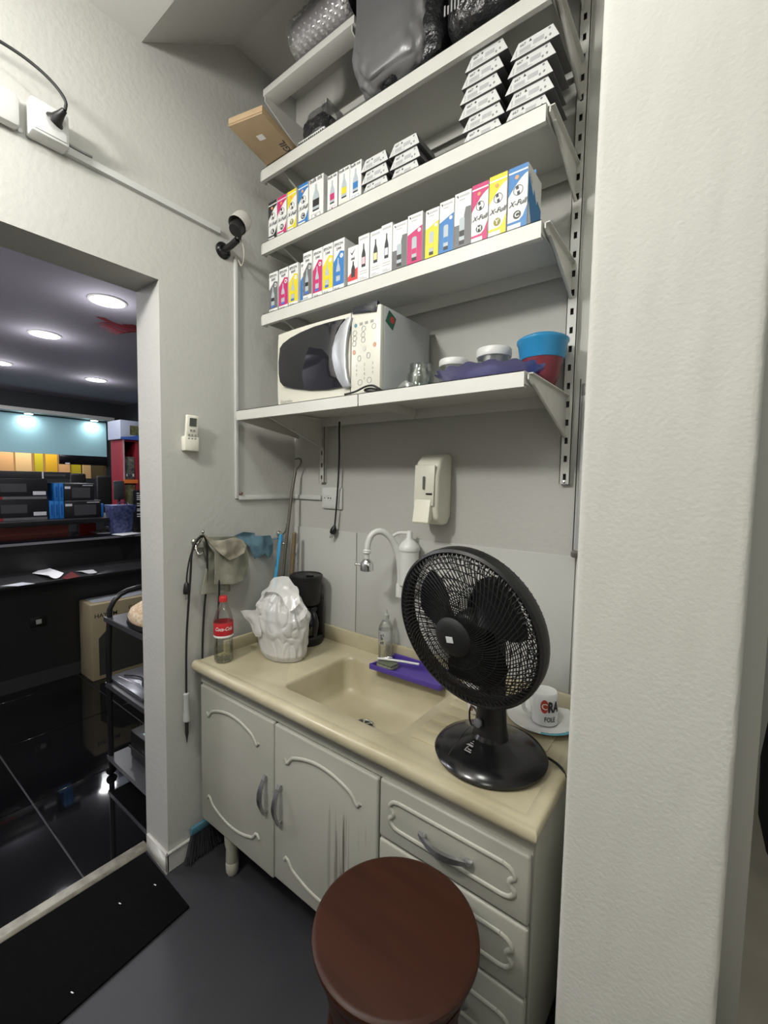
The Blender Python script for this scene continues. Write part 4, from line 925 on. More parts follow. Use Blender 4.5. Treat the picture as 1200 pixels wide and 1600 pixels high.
for k in range(14):
    a = 2*PI*k/14; z_ = .02+.028*(k % 2); cc = (1.012, -.165); r_ = .0375+.0012*(k % 2)
    vv = []
    for i in range(10):
        b = 2*PI*i/10; ang = a+.16*math.cos(b); vv.append((cc[0]+(r_+.0006)*math.cos(ang), cc[1]+(r_+.0006)*math.sin(ang), ZC+.0025+z_+.010*math.sin(b)))
    MB().add(vv, [tuple(range(10))]).build('patch', mat('mug_brown' if k % 3 else 'mug_ochre', (.20, .08, .04) if k % 3 else (.48, .30, .05), .3), mg2)
bw = thing('soup_bowl', 'small white bowl tipped against the upstand behind the upside down mug', 'bowl', (1.150, -.048, ZC+.003))
MB().lathe([(.018, 0), (.022, .002), (.034, .022), (.040, .046), (.038, .047), (.032, .024), (.018, .006), (0, .006)], (1.152, -.068, ZC+.012), 30, axis=(.15, .5, .75)).build('body', M_CER, bw, smooth=60)

# --- desk fan
fn_ = thing('desk_fan', 'black desk fan with a round wire cage on the draining board', 'fan', (1.125, -.345, ZC+.0025))
B = Vector((1.125, -.345, ZC+.0025))
MB().lathe([(.128, 0), (.136, .003), (.138, .010), (.132, .018), (.105, .030), (.07, .040), (.046, .050), (.040, .060)], B, 56, sx=1, sy=1).build('base', M_BLACKG, fn_, smooth=35)
gr = MB(); ga = math.radians(235); d_ = Vector((math.cos(ga), math.sin(ga), 0)); pv = Vector((-.062, -.0, 0))
gr.tube([B+pv+Vector((0, -.122+.02, .0225)), B+pv+Vector((0, -.08, .0305)), B+pv+Vector((0, -.02, .0435)), B+pv+Vector((0.004, .04, .041)), B+pv+Vector((.006, .08, .032))], .0016, 6, smooth=1)
gr.build('seam', M_DARK, fn_)
MB().rings([[B+Vector((rx*math.cos(a), ry*math.sin(a), z)) for a in (2*PI*i/24 for i in range(24))] for rx, ry, z in ((.046, .044, .045), (.040, .036, .075), (.036, .030, .13), (.033, .026, .20), (.030, .024, .30), (.026, .022, .37))]).build('neck', M_BLACK, fn_, smooth=50)
MB().lathe([(.011, 0), (.011, .006), (.007, .008)], B+Vector((-.016, -.038, .092)), 16, axis=(-.2, -1, .1)).build('dial', mat('grey_dial', (.12, .12, .13), .25), fn_, smooth=40)
mb = MB()
va = math.atan2(1.546-B.x, 1.358+B.y)
def bp_(x, y): return (B.x+.018+x, B.y+y, B.z+.0445+(y+.066)*.26)
for q4 in (((-.043, -.052), (-.038, -.053), (-.0385, -.050)), ((-.045, -.059), (-.036, -.060), (-.036, -.0575), (-.045, -.0565)), ((-.052, -.066), (-.034, -.069), (-.033, -.064), (-.046, -.0615)), ((-.048, -.080), (-.0455, -.080), (-.0425, -.070), (-.045, -.070)), ((-.048, -.084), (-.030, -.086), (-.030, -.083), (-.048, -.081)), ((-.042, -.078), (-.032, -.080), (-.032, -.077), (-.042, -.075))):
    mb.add([bp_(*p) for p in q4], [tuple(range(len(q4)))])
mb.build('lettering', mat('silver_print', (.30, .30, .30), .4), fn_)
az, el = math.radians(262.3), math.radians(-11); NV = Vector((math.cos(el)*math.cos(az), math.cos(el)*math.sin(az), math.sin(el)))
FC = Vector((1.125, -.345, 1.147))+NV*.132; FR = .186
AX = NV.cross(Vector((0, 0, 1))).normalized(); AY = AX.cross(NV).normalized()
def fp(r, th, o): return FC+AX*(r*math.cos(th))+AY*(r*math.sin(th))+NV*o
def cage(name, sgn, depth, off, nw, twist):
    mb = MB()
    def dome(r): return off+sgn*depth*(1-(r/FR)**2.6)
    for k in range(nw):
        th = 2*PI*k/nw; pts = []
        for j in range(9):
            r = .046+(FR-.004-.046)*j/8; pts.append(fp(r, th+twist*(1-j/8)**1.1, dome(r)))
        mb.tube(pts, .00125, 4)
    for r in (.075, .105, .130, .148, .160, .170):
        mb.tube([fp(r, 2*PI*i/64, dome(r)) for i in range(64)], .0012, 4, closed=True)
    o = mb.build(name, M_BLACK, fn_, smooth=80); return dome
d1 = cage('front_grille', 1, .045, .0, 84, .75)
d2 = cage('rear_grille', -1, .062, -.03, 84, -.55)
rm = MB()
rs = []
for i in range(72):
    th = 2*PI*i/72; rs.append([fp(FR+dr, th, o) for dr, o in ((-.012, .004), (-.004, .008), (.002, .004), (.003, -.008), (.001, -.026), (-.004, -.033), (-.012, -.032), (-.006, -.026), (-.004, -.008), (-.006, .0))])
rs.append(rs[0]); rm.rings(rs, True, False, False); rm.build('rim', M_BLACK, fn_, smooth=50)
rz = MB()
for i in range(96):                           # slotted band inside the rim
    th = 2*PI*i/96; rz.tube([fp(FR-.003, th, .002), fp(FR-.012, th+.02, .010), fp(FR-.024, th+.03, d1(FR-.024))], .0014, 4)
rz.build('edge_bars', M_BLACK, fn_)
MB().lathe([(.044, -.004), (.046, .0), (.042, .006), (.026, .010), (0, .011)], fp(0, 0, d1(.04)), 32, axis=NV).build('hub_cap', mat('matt_black_plastic', (.005, .005, .0055), .65), fn_, smooth=50)
sl = MB(); c0 = fp(0, 0, d1(.04)+.0118); sl.prism([c0+AX*a+AY*b for a, b in ((-.010, -.006), (.008, -.009), (.010, .005), (-.008, .008))], NV*.0006); sl.build('sticker', mat('grey_sticker', (.62, .63, .64), .4), fn_)
MB().lathe([(.032, -.03), (.036, -.02), (.036, .012), (.028, .02), (0, .024)], fp(0, 0, -.020), 28, axis=NV).build('blade_hub', M_BLACK, fn_, smooth=50)
for k in range(3):
    th0 = 2*PI*k/3+.15
    def bl(u, v):
        r = .030+(.150-.030)*v; half = .30+.42*math.sin(PI*min(1, v*.75+.12)); th = th0+.35*v+(u-.5)*2*half
        return fp(r, th, -.020+.030*(u-.5)*(1-.3*v))
    g = MB().grid(bl, 10, 8); g2_ = [tuple(Vector(p)-NV*.0016) for p in g.v]; nvv = len(g.v)
    mb = MB(); mb.add(g.v, g.f); mb.add(g2_, [f[::-1] for f in g.f]); mb.build('blade', mat('smoked_blade', (.006, .006, .007), .4), fn_, smooth=60)
MB().lathe([(.052, .085), (.060, .075), (.060, .04), (.050, .012), (.030, 0)][::-1], fp(0, 0, -.178), 30, axis=NV).build('motor', M_BLACK, fn_, smooth=50)
pc0 = [B+Vector((.02, .12, .004)), B+Vector((.06, .10, .003)), Vector((1.22, -.27, ZC+.007)), Vector((1.268, -.285, ZC+.009)), Vector((1.296, -.305, ZC+.006)), Vector((1.312, -.31, ZC-.06)), Vector((1.315, -.30, ZC-.3))]
MB().tube(pc0, .0032, 8, smooth=2).build('power_cord', M_CORD, fn_, smooth=60)
MB().tube([B+Vector((-.035, -.0, .09)), B+Vector((-.075, .055, .078)), B+Vector((-.10, .085, .05)), B+Vector((-.10, .09, .004))], .0026, 8, smooth=2).build('cord_loop', M_CORD, fn_, smooth=60)

# ================================================================== MICROWAVE AND SHELF THINGS
zm = ZS[4]; MY = -.300
mw = thing('microwave', 'cream microwave oven with a dark bulging window and silver handle', 'microwave', (.478, -.16, zm))
M_MWS = mat('microwave_side', (.42, .43, .44), .4); M_MWC = mat('microwave_cream', (.62, .605, .53), .35)
x0, x1, zt = .236, .722, zm+.266
box(x0+.006, -.285, zm+.010, x1, -.026, zt-.003).build('body', M_MWS, mw, bevel=.005)
for fx, fy in ((.27, -.26), (.69, -.26), (.27, -.05), (.69, -.05)): MB().cyl((fx, fy, zm), (fx, fy, zm+.012), .011, 12).build('foot', M_BLACK, mw)
MPX = lambda x, y: (360+x/3.75, 460+y/3.75)
def face(pts, y, dy, nm, m, bevel=0, smooth=None): return MB().prism([Y(*MPX(*p), y) for p in pts], (0, dy, 0)).build(nm, m, mw, bevel=bevel, smooth=smooth)
# door: slightly bowed frame
dsx = .600
def door_fn(u, v):
    x = x0+(dsx-x0)*u; z = zm+.004+(zt-.002-zm-.004)*v
    return (x, MY+.010*(2*u-1)**2*(1 if u < .5 else .25)+.004*(2*v-1)**4, z)
g = MB().grid(door_fn, 16, 12); nv = len(g.v); back = [(x, -.284, z) for x, y, z in g.v]
dm = MB(); dm.add(g.v, g.f); dm.rings([[door_fn(i/16, 0) for i in range(17)]+[door_fn(1, j/12) for j in range(1, 13)]+[door_fn(1-i/16, 1) for i in range(1, 17)]+[door_fn(0, 1-j/12) for j in range(1, 12)],
   [(a[0], -.284, a[2]) for a in [door_fn(i/16, 0) for i in range(17)]+[door_fn(1, j/12) for j in range(1, 13)]+[door_fn(1-i/16, 1) for i in range(1, 17)]+[door_fn(0, 1-j/12) for j in range(1, 12)]]], True, False, True)
dm.build('door_frame', M_MWC, mw, smooth=40)
win = [(300, 318), (318, 290), (360, 258), (420, 226), (500, 192), (590, 165), (680, 145), (640, 205), (618, 270), (606, 340), (612, 400), (628, 460), (665, 545), (580, 561), (480, 566), (380, 555), (320, 540), (300, 515), (293, 470), (292, 400)]
face(win, MY+.004, -.009, 'window', mat('microwave_glass', (.014, .014, .018), .07), bevel=.002)
arcL = [(700, 140), (660, 185), (628, 250), (610, 320), (608, 380), (620, 440), (640, 500), (672, 552)]
arcR = [(716, 545), (700, 490), (692, 430), (690, 350), (696, 270), (708, 200), (726, 136)]
face(arcL+arcR, MY+.002, -.014, 'handle', mat('silver_plastic', (.36, .37, .39), .35, metal=.35), bevel=.005)
face([(735, 82), (875, 42), (868, 106), (728, 122)], MY+.006, -.012, 'display', mat('display_black', (.02, .022, .03), .1), bevel=.001)
box(.603, MY-.002, zm+.004, x1-.002, -.284, zt-.003).build('control_panel', M_MWC, mw, bevel=.004)
box(.6005, MY+.0, zm+.004, .6028, -.285, zt-.003).build('seam', M_DARK, mw)
fz = lambda fx, fz_: (.606+fx*.108, zm+.03+fz_*.196)
PY = MY-.0022
def pad(fx, fz_, rx, rz_, nm, m, hollow=True):
    cx, cz = fz(fx, fz_); n = 16
    if hollow:
        mb = MB()
        for i in range(n):
            a0, a1 = 2*PI*i/n, 2*PI*(i+1)/n
            mb.prism([(cx+rx*math.cos(a0), PY, cz+rz_*math.sin(a0)), (cx+rx*math.cos(a1), PY, cz+rz_*math.sin(a1)), (cx+rx*.78*math.cos(a1), PY, cz+rz_*.82*math.sin(a1)), (cx+rx*.78*math.cos(a0), PY, cz+rz_*.82*math.sin(a0))], (0, -.0005, 0))
    else: mb = MB().prism([(a, PY, b) for a, b in circ(cx, cz, rx, 14, rz_)], (0, -.0005, 0))
    mb.build(nm, m, mw)
M_MWP = mat('panel_print', (.30, .30, .30), .5)
pad(.15, .955, .006, .006, 'button', mat('teal_button', (.08, .25, .30), .4), False)
for fx, fz_ in ((.12, .84), (.12, .76), (.10, .68), (.45, .88), (.43, .79), (.44, .71), (.82, .88)): pad(fx, fz_, .0085, .0085, 'button', M_MWP)
for fx, fz_, c in ((.10, .545, 'a'), (.86, .60, 'a'), (.48, .575, 'b')): pad(fx, fz_, .0068, .0075, 'button', mat('copper_button', (.55, .30, .20), .4) if c == 'a' else mat('grey_button', (.55, .54, .50), .4), False)
for fx, fz_ in ((.30, .435), (.64, .455)): pad(fx, fz_, .0075, .0095, 'button', M_MWP)
for fx, fz_ in ((.34, .06), (.68, .075)): pad(fx, fz_, .0095, .0095, 'button', M_MWP)
for i, s in enumerate('123456789'):
    cx, cz = fz(.2+.30*(i % 3), .31-.072*(i//3)); mb = MB(); lettering(mb, s, .011, lambda a, b: (cx+a, PY-.0003, cz+b), bold=.01); mb.build('lettering', M_MWP, mw)
cx, cz = fz(.5, .095); mb = MB(); lettering(mb, '0', .011, lambda a, b: (cx+a, PY-.0003, cz+b)); mb.build('lettering', M_MWP, mw)
for fx, s in ((.35, 'AB'), (.55, 'CD'), (.75, 'EF')):
    cx, cz = fz(fx, .94); box(cx-.006, PY-.0004, cz, cx+.006, PY, cz+.008).build('icon', M_MWP, mw)
mb = MB(); lettering(mb, 'Electrolux', .0155, lambda a, b: (x0+.022+a, MY+.0055, zm+.014+b), align='LEFT', bold=.005); mb.build('lettering', mat('grey_print2', (.25, .25, .26), .5), mw)
SPX = lambda x, y: (520+x/10, 480+y/10)
dia = [X(*SPX(*p), x1+.0004) for p in ((880, 45), (990, 190), (935, 365), (822, 215))]
MB().prism(dia, (.0006, 0, 0)).build('sticker', mat('sticker_green', (.03, .12, .08), .4), mw)
c_ = X(*SPX(930, 205), x1+.0012); MB().prism([(c_[0], c_[1]+.012*math.cos(a), c_[2]+.010*math.sin(a)) for a in (2*PI*i/14 for i in range(14))], (.0004, 0, 0)).build('sticker_mark', mat('sticker_red', (.42, .06, .05), .4), mw)
# black cord bundle
MB().tube([(.60, -.325, zm+.006), (.64, -.32, zm+.010), (.68, -.322, zm+.022), (.705, -.318, zm+.024), (.725, -.318, zm+.014), (.735, -.312, zm+.006), (.70, -.308, zm+.006), (.66, -.310, zm+.014), (.69, -.312, zm+.018), (.72, -.308, zm+.010), (.74, -.28, zm+.005)], .0032, 8, smooth=2).build('cord_bundle', M_CORD, smooth=60)
tag(bpy.data.objects['cord_bundle'], 'small bunched black cord in front of the microwave corner', 'cord')
# crumpled clear film
def film(u, v):
    p = Vector((.755+.10*u, -.29+.05*v, zm+.004)); h = .034*max(0, noise.noise(Vector((u*4, v*3, 2)))+.35)*math.sin(PI*u)
    return (p.x, p.y, p.z+h)
MB().grid(film, 24, 14).build('plastic_film', thin_clear('clear_film', (.97, .97, .97), .35, rough=.12, haze=.05), smooth=70)
tag(bpy.data.objects['plastic_film'], 'crumpled clear plastic film between microwave and glass jar', 'plastic film')
# jars
M_GLASS = thin_clear('jar_glass', (.90, .93, .91), .2)
t = thing('glass_jar', 'open clear glass jar next to the microwave', 'jar', (.808, -.215, zm), 'jars by the purple dish')
MB().lathe([(.034, 0), (.040, .004), (.041, .05), (.039, .062), (.032, .072), (.032, .088), (.0335, .09), (.030, .09), (.029, .072), (.036, .06), (.037, .006), (0, .004)], (.808, -.215, zm), 32, cap0=True).build('body', M_GLASS, t, smooth=60)
MB().lathe([(.0325, .076), (.0345, .078), (.0325, .080)], (.808, -.215, zm), 32, cap0=False, cap1=False).build('thread', M_GLASS, t, smooth=60)
for (cx, cy, r, h, lab) in ((.872, -.125, .044, .114, 'shorter lidded jar right behind the open glass jar'), (.985, -.085, .05, .138, 'taller lidded jar behind the purple dish')):
    t = thing('lidded_jar', 'clear jar with a white lid, %s' % lab, 'jar', (cx, cy, zm), 'jars by the purple dish')
    MB().lathe([(r*.9, 0), (r, .004), (r, h*.72), (r*.92, h*.82), (r*.92, h*.9)], (cx, cy, zm), 32, cap1=False).build('body', M_GLASS, t, smooth=60)
    MB().lathe([(r*1.02, h*.82), (r*1.04, h*.84), (r*1.04, h-.003), (r*.99, h), (0, h)], (cx, cy, zm), 36).build('lid', M_PVCW, t, smooth=40)
# purple fluted dish
t = thing('fluted_dish', 'purple glass dish with a wavy rim on the deep shelf', 'dish', (1.02, -.205, zm))
def dish(u, v):
    th = 2*PI*u; r = .060+.075*v; wv = math.cos(th*16)*.004*v
    return (1.022+1.12*(r+wv)*math.cos(th), -.205+.88*(r+wv)*math.sin(th), zm+.004+.037*v**1.4+.0028*math.cos(th*16)*v**2)
g = MB().grid(dish, 168, 12); MB().add(g.v, g.f).build('body', mat('purple_glass', (.07, .065, .26), .15, trans=.35, coat=.3), t, smooth=60)
MB().lathe([(0, .001), (.062, .001), (.064, .006), (0, .007)], (1.022, -.205, zm), 40, sx=1.12, sy=.88).build('foot', mat('purple_glass', (.10, .09, .42)), t, smooth=40)
# bowl with blue lid
t = thing('lidded_bowl', 'dark red plastic bowl with a bright blue lid next to the slotted rail', 'bowl', (1.133, -.075, zm))
cc = (1.130, -.088, zm)
MB().lathe([(.028, 0), (.034, .003), (.046, .035), (.055, .075), (.057, .088)], cc, 36).build('body', mat('dark_red_bowl', (.15, .018, .03), .3), t, smooth=50)
MB().lathe([(.058, .084), (.060, .088), (.066, .125), (.070, .131), (.070, .137), (.062, .143), (.045, .150), (0, .154)], cc, 40).build('lid', mat('bright_blue_plastic', (.02, .22, .45), .3), t, smooth=40)

# --- the things on the top shelf
z1 = ZS[1]
t = thing('kraft_box', 'flat kraft cardboard box sticking out over the left end of the top shelf', 'box', (.215, -.25, z1+.001))
dv = Vector((.235, -.972, 0)).normalized(); nv_ = Vector((.972, .235, 0)).normalized(); c = Vector((.206, -.253, z1+.0015))
A_ = c+dv*.19-nv_*.070; B_ = c+dv*.19+nv_*.070; C_ = c-dv*.155+nv_*.070; D_ = c-dv*.155-nv_*.070
MB().prism([A_, B_, C_, D_], (0, 0, .026)).build('body', mat('kraft_brown', (.40, .29, .17), .65, var=(14, (.34, .24, .14), .6)), t, bevel=.002)
lb = MB(); M_LET = lambda a, b: tuple(c+dv*(.012+b)-nv_*(-.066+a)*1.0+Vector((0, 0, -.0006)))
lettering(lb, 'FRAGIL', .036, lambda a, b: tuple(c+nv_*(.064-b)+dv*(a+.016)+Vector((0, 0, -.0006))), align='CENTER', bold=.02)
lb.build('lettering', M_INKT, t)
MB().prism([c+dv*(.10+a)+nv_*(-.012+b)+Vector((0, 0, -.0005)) for a, b in ((0, 0), (.022, .0), (.022, .026), (0, .026))], (0, 0, .0008)).build('sticker', M_PAPER, t)
MB().prism([c+dv*.1905-nv_*.069+Vector((0, 0, .004)), c+dv*.1905+nv_*.069+Vector((0, 0, .004)), c+dv*.1905+nv_*.069+Vector((0, 0, .007)), c+dv*.1905-nv_*.069+Vector((0, 0, .007))], dv*.0006).build('flap_line', mat('kraft_dark', (.30, .19, .10)), t)
t = thing('parts_box', 'white box edge with dark printed marks under the wrapped black package', 'box', (.36, -.17, z1))
box(.292, -.25, z1+.0005, .425, -.08, z1+.022).build('body', M_CARD, t, bevel=.001)
mb = MB()
for k in range(13): mb.box(.297+k*.0098, -.2508, z1+.005, .301+k*.0098+random.uniform(0, .003), -.25, z1+.017)
mb.build('barcode', M_INKT, t)
M_BFILM = mat('black_film', (.02, .02, .022), .18, bump=(25, .9, .02))
t = thing('wrapped_package', 'black package wrapped in clear film on the printed white box', 'package', (.36, -.17, z1+.0225))
def blob(cx, cy, cz, rx, ry, h, sq=3.0, amp=.10, fr=2.2, seed=0, nu=48, nvv=26):
    def fn(u, v):
        th = 2*PI*u; ph = PI*v
        def sp(w, e): return math.copysign(abs(w)**e, w)
        e = 2/sq; x = rx*sp(math.sin(ph), e)*sp(math.cos(th), e); y = ry*sp(math.sin(ph), e)*sp(math.sin(th), e); z = h/2*sp(-math.cos(ph), e)
        d = 1+amp*noise.noise(Vector((x/rx*fr+seed, y/ry*fr, z/h*2*fr)))+amp*.5*noise.noise(Vector((x/rx*fr*3, y/ry*fr*3+seed, z/h*6*fr)))
        if v < .25: d = min(d, 1.0)
        return (cx+x*d, cy+y*d, max(cz, cz+h/2+z*d))
    return MB().grid(fn, nu, nvv)
blob(.352, -.165, z1+.0235, .066, .075, .075, 4, .10, 1.8, 3).build('contents', M_BFILM, t, smooth=70)
M_FILM = thin_clear('wrap_film', (.93, .93, .94), .5, rough=.10, haze=.03)
def wrapfn(u, v):
    th = 2*PI*u; r = .074*(1-.92*max(0, v-.5)*2)+.006*noise.noise(Vector((math.cos(th)*3, math.sin(th)*3, v*7))); zz = z1+.026+.155*v
    return (.35+r*math.cos(th)+.015*v, -.165+r*math.sin(th), zz)
MB().grid(wrapfn, 40, 24).build('film', M_FILM, t, smooth=70)
# big bin bags
M_BIN = mat('black_bin_film', (.016, .016, .018), .22, bump=(14, 1.0, .03))
M_GFILM = thin_clear('grey_film', (.55, .55, .57), .2, rough=.35, haze=.36, hazecol=(.32, .32, .33))
t = thing('padded_bag', 'black bag wrapped in grey translucent film on the top shelf', 'bag', (.70, -.17, z1))
blob(.745, -.165, z1+.002, .135, .12, .40, 5, .08, 1.3, 1, 60, 36).build('contents', M_BIN, t, smooth=70)
blob(.715, -.17, z1+.004, .142, .132, .44, 5, .10, 2.2, 5, 80, 50).build('film', M_GFILM, t, smooth=70)
t = thing('black_package', 'glossy black package with grey printed marks at the right on the top shelf', 'package', (.98, -.16, z1))
blob(1.0, -.165, z1+.002, .112, .125, .24, 4, .07, 1.3, 9, 50, 30).build('body', M_BIN, t, smooth=70)
mb = MB()
for k in range(5): mb.box(.905+k*.010, -.2925, z1+.05, .909+k*.010, -.2905, z1+.05+random.uniform(.02, .04))
mb.build('print', mat('grey_marks', (.35, .35, .36), .5), t)
t = thing('purple_item', 'small purple cloth item behind the edge of the top shelf', 'cloth', (.53, -.12, z1))
blob(.545, -.15, z1+.0005, .03, .03, .055, 2.2, .12, 2, 4, 24, 14).build('cloth', mat('purple_cloth', (.10, .04, .22), .8), t, smooth=70)
# bubble wrapped roll under the ceiling
t = thing('bubble_wrapped_roll', 'roll wrapped in clear bubble film on the narrow plank under the ceiling', 'roll', (.43, -.24, 2.893))
MB().cyl((.31, -.235, 2.965), (.545, -.235, 2.965), .062, 32).build('contents', mat('grey_roll', (.38, .36, .37), .6), t, smooth=40)
MB().lathe([(.050, 0), (.062, .004), (.062, .03), (.050, .034)], (.525, -.235, 2.965), 30, axis=(1, 0, 0)).build('end_ring', M_BLACK, t, smooth=40)
bw_ = MB(); nu_, nv2 = 52, 40
def bub(u, v):
    th = 2*PI*u; b = max(0, math.sin(u*2*PI*17)*math.sin(v*PI*20)); r = .069+.004*b
    return (.295+.265*v, -.235+r*math.cos(th), 2.965+r*math.sin(th))
bw_.grid(bub, 136, 60).build('bubble_film', thin_clear('bubble_film', (.93, .93, .94), .5, rough=.08, haze=.06), t, smooth=80)
def tail(u, v): return (.255+.07*u, -.245+.04*math.sin(3*v)+.012*noise.noise(Vector((u*5, v*5, 0))), 2.895+.085*(1-v)*(1-.3*u)+.006*noise.noise(Vector((u*6, v*6, 3))))
MB().grid(tail, 14, 14).build('film_end', thin_clear('bubble_film', (.93, .93, .94)), t, smooth=80)

# ================================================================== ON THE LEFT WALL
jb = thing('socket_box', 'white surface socket box on the wall above the doorway', 'socket', (.0, -.91, 2.40))
box(0, -.955, 2.362, .052, -.868, 2.448).build('box', M_PVCW, jb, bevel=.006)
box(.050, -.948, 2.369, .055, -.875, 2.441).build('cover', M_PVCW, jb, bevel=.002)
pg = thing('plug', 'black plug with a curved black cord in the socket box', 'plug', (.056, -.90, 2.41))
MB().lathe([(.021, 0), (.021, .004), (.014, .012), (.009, .030), (.007, .042)], (.056, -.905, 2.408), 20, axis=(.75, .35, .55)).build('body', M_BLACK, pg, smooth=50)
MB().tube([(.088, -.889, 2.432), (.094, -.886, 2.455), (.088, -.92, 2.49), (.07, -.98, 2.52), (.05, -1.06, 2.53), (.03, -1.2, 2.535), (.02, -1.5, 2.6), (.02, -1.7, 2.8)], .004, 8, smooth=3).build('cord', M_CORD, pg, smooth=60)
jb2 = thing('junction_box', 'white blank junction box at the left picture edge above the doorway', 'junction box', (0, -1.02, 2.39))
box(0, -1.10, 2.36, .035, -.972, 2.445).build('box', M_PVCW, jb2, bevel=.012)
MB().lathe([(.006, 0), (.006, .002), (0, .003)], (.0, -.966, 2.372), 12, axis=(1, 0, 0)).build('screw', M_PVCW, jb2)
M_DUCT = mat('duct_plastic', (.56, .56, .545), .4)
t = thing('cable_duct', 'white cable duct running along the wall from the socket box to the camera', 'cable duct', (0, -.6, 2.37), 'white cable ducts')
MB().prism([(0, -.868, 2.366), (.014, -.868, 2.368), (.014, -.868, 2.388), (0, -.868, 2.390)], (0, .49, -.006)).build('duct', M_DUCT, t)
MB().tube([(.006, -.868, 2.400), (.012, -.83, 2.392), (.016, -.8, 2.392)], .004, 8, smooth=1).build('cable_end', mat('grey_cable', (.25, .25, .24), .5), t, smooth=60)
t = thing('cable_duct', 'thin white upright cable duct on the wall below the camera', 'cable duct', (0, -.307, 1.39), 'white cable ducts')
box(0, -.314, 1.372, .011, -.301, 2.31).build('duct', M_DUCT, t, bevel=.001)
t = thing('cable_duct', 'white horizontal cable duct into the corner beneath the deep shelf', 'cable duct', (0, -.15, 1.372), 'white cable ducts')
box(0, -.3005, 1.366, .011, -.001, 1.384).build('duct', M_DUCT, t, bevel=.001)
box(.012, -.011, 1.366, .178, 0, 1.384).build('duct', M_DUCT, t, bevel=.001)
MB().tube([(.006, -.300, 1.392), (.012, -.296, 1.388), (.013, -.288, 1.391), (.008, -.286, 1.394)], .004, 8, smooth=1).build('cable_end', mat('brown_tip', (.12, .06, .04), .5), t)
# cctv camera
t = thing('security_camera', 'small camera with a pale hood on a black arm on the left wall', 'camera', (0, -.36, 2.31))
MB().lathe([(.030, 0), (.030, .006), (.024, .012), (.012, .016)], (0, -.36, 2.311), 24, axis=(1, 0, 0)).build('base', M_BLACKG, t, smooth=40)
MB().tube([(.010, -.36, 2.311), (.045, -.355, 2.318), (.082, -.352, 2.330)], .0115, 12).build('arm', M_BLACK, t, smooth=50)
hd = Vector((.12, -.60, -.72)).normalized(); hc = Vector((.096, -.352, 2.358))
MB().lathe([(.018, -.026), (.026, -.020), (.027, .022), (.022, .034), (.0, .036)], hc+Vector((0, -.002, .014)), 24, axis=hd).build('body', M_BLACK, t, smooth=45)
MB().lathe([(.034, .020), (.0345, .014), (.034, -.022), (.030, -.036), (.018, -.044), (.0, -.046)], hc+Vector((.0, .0, .026)), 28, axis=hd, cap0=False).build('hood', mat('hood_grey', (.48, .47, .44), .4), t, smooth=50)
MB().tube([hc+Vector((0, 0, -.012)), (.086, -.352, 2.33)], .010, 10).build('knuckle', M_BLACK, t, smooth=50)
MB().tube([(.085, -.345, 2.345), (.085, -.325, 2.31), (.07, -.315, 2.275), (.04, -.305, 2.262), (.02, -.30, 2.285), (.008, -.305, 2.315)], .003, 8, smooth=2).build('cable', mat('pale_cable', (.45, .42, .36), .5), t, smooth=60)
# air conditioner remote in its holder
t = thing('remote_control', 'pale remote control in a wall holder beside the doorway', 'remote control', (0, -.50, 1.55))
RX = .030
box(0, -.533, 1.548, .026, -.478, 1.60).build('holder', M_CREAM, t, bevel=.004)
MB().prism([(.006, -.528, 1.558), (.006, -.482, 1.558), (.022, -.482, 1.676), (.022, -.528, 1.676)], (.014, 0, -.002)).build('body', M_CREAM, t, bevel=.005)
rk = lambda f, g_: Vector((.0205+.016*g_, -.528+.046*f, 1.558+.118*g_))
def rpatch(f0, g0, f1, g1, nm, m, e=.0012): MB().prism([rk(f0, g0), rk(f1, g0), rk(f1, g1), rk(f0, g1)], (e, 0, -.0002)).build(nm, m, t)
rpatch(.22, .66, .78, .90, 'screen', mat('lcd', (.09, .10, .09), .2))
for f0, g0 in ((.15, .36), (.42, .36), (.68, .36), (.15, .25), (.42, .25), (.68, .25), (.30, .50), (.55, .50)): rpatch(f0, g0, f0+.16, g0+.06, 'button', mat('remote_button', (.30, .30, .28), .5))
# coat hook with cords and cloths
M_HOOK = mat('hook_chrome', (.62, .60, .56), .2, metal=1)
hk = thing('hook_rail', 'chrome hook rail on the left wall holding cords and cloths', 'hook rail', (0, -.28, 1.20))
MB().tube([(.012, -.50, 1.188), (.014, -.30, 1.190), (.012, -.085, 1.192)], .005, 10).build('bar', M_HOOK, hk, smooth=60)
for yy in (-.487, -.092):
    MB().lathe([(.014, 0), (.014, .008), (.010, .012), (.0, .013)], (0, yy, 1.212), 20, axis=(1, 0, 0)).build('rose', M_HOOK, hk, smooth=40)
    MB().tube([(.008, yy, 1.212), (.03, yy, 1.21), (.042, yy+.004, 1.225), (.046, yy+.008, 1.252)], .0042, 10, smooth=2).build('hook', M_HOOK, hk, smooth=60)
    MB().lathe([(0, -.006), (.005, -.004), (.006, 0), (.005, .004), (0, .006)], (.046, yy+.008, 1.254), 12).build('hook_tip', M_HOOK, hk, smooth=60)
    MB().tube([(.010, yy, 1.205), (.022, yy-.004, 1.180), (.034, yy, 1.166), (.040, yy+.010, 1.176)], .004, 10, smooth=2).build('lower_hook', M_HOOK, hk, smooth=60)
t = thing('soldering_iron', 'grey handled soldering iron hanging on a black cord from the hook', 'soldering iron', (.03, -.515, .48))
MB().tube([(.040, -.470, 1.235), (.044, -.482, 1.240), (.046, -.505, 1.228), (.044, -.522, 1.19), (.038, -.524, 1.10), (.030, -.530, .98), (.022, -.535, .85), (.020, -.536, .70), (.020, -.536, .655)], .0038, 8, smooth=2).build('cord', M_CORD, t, smooth=60)
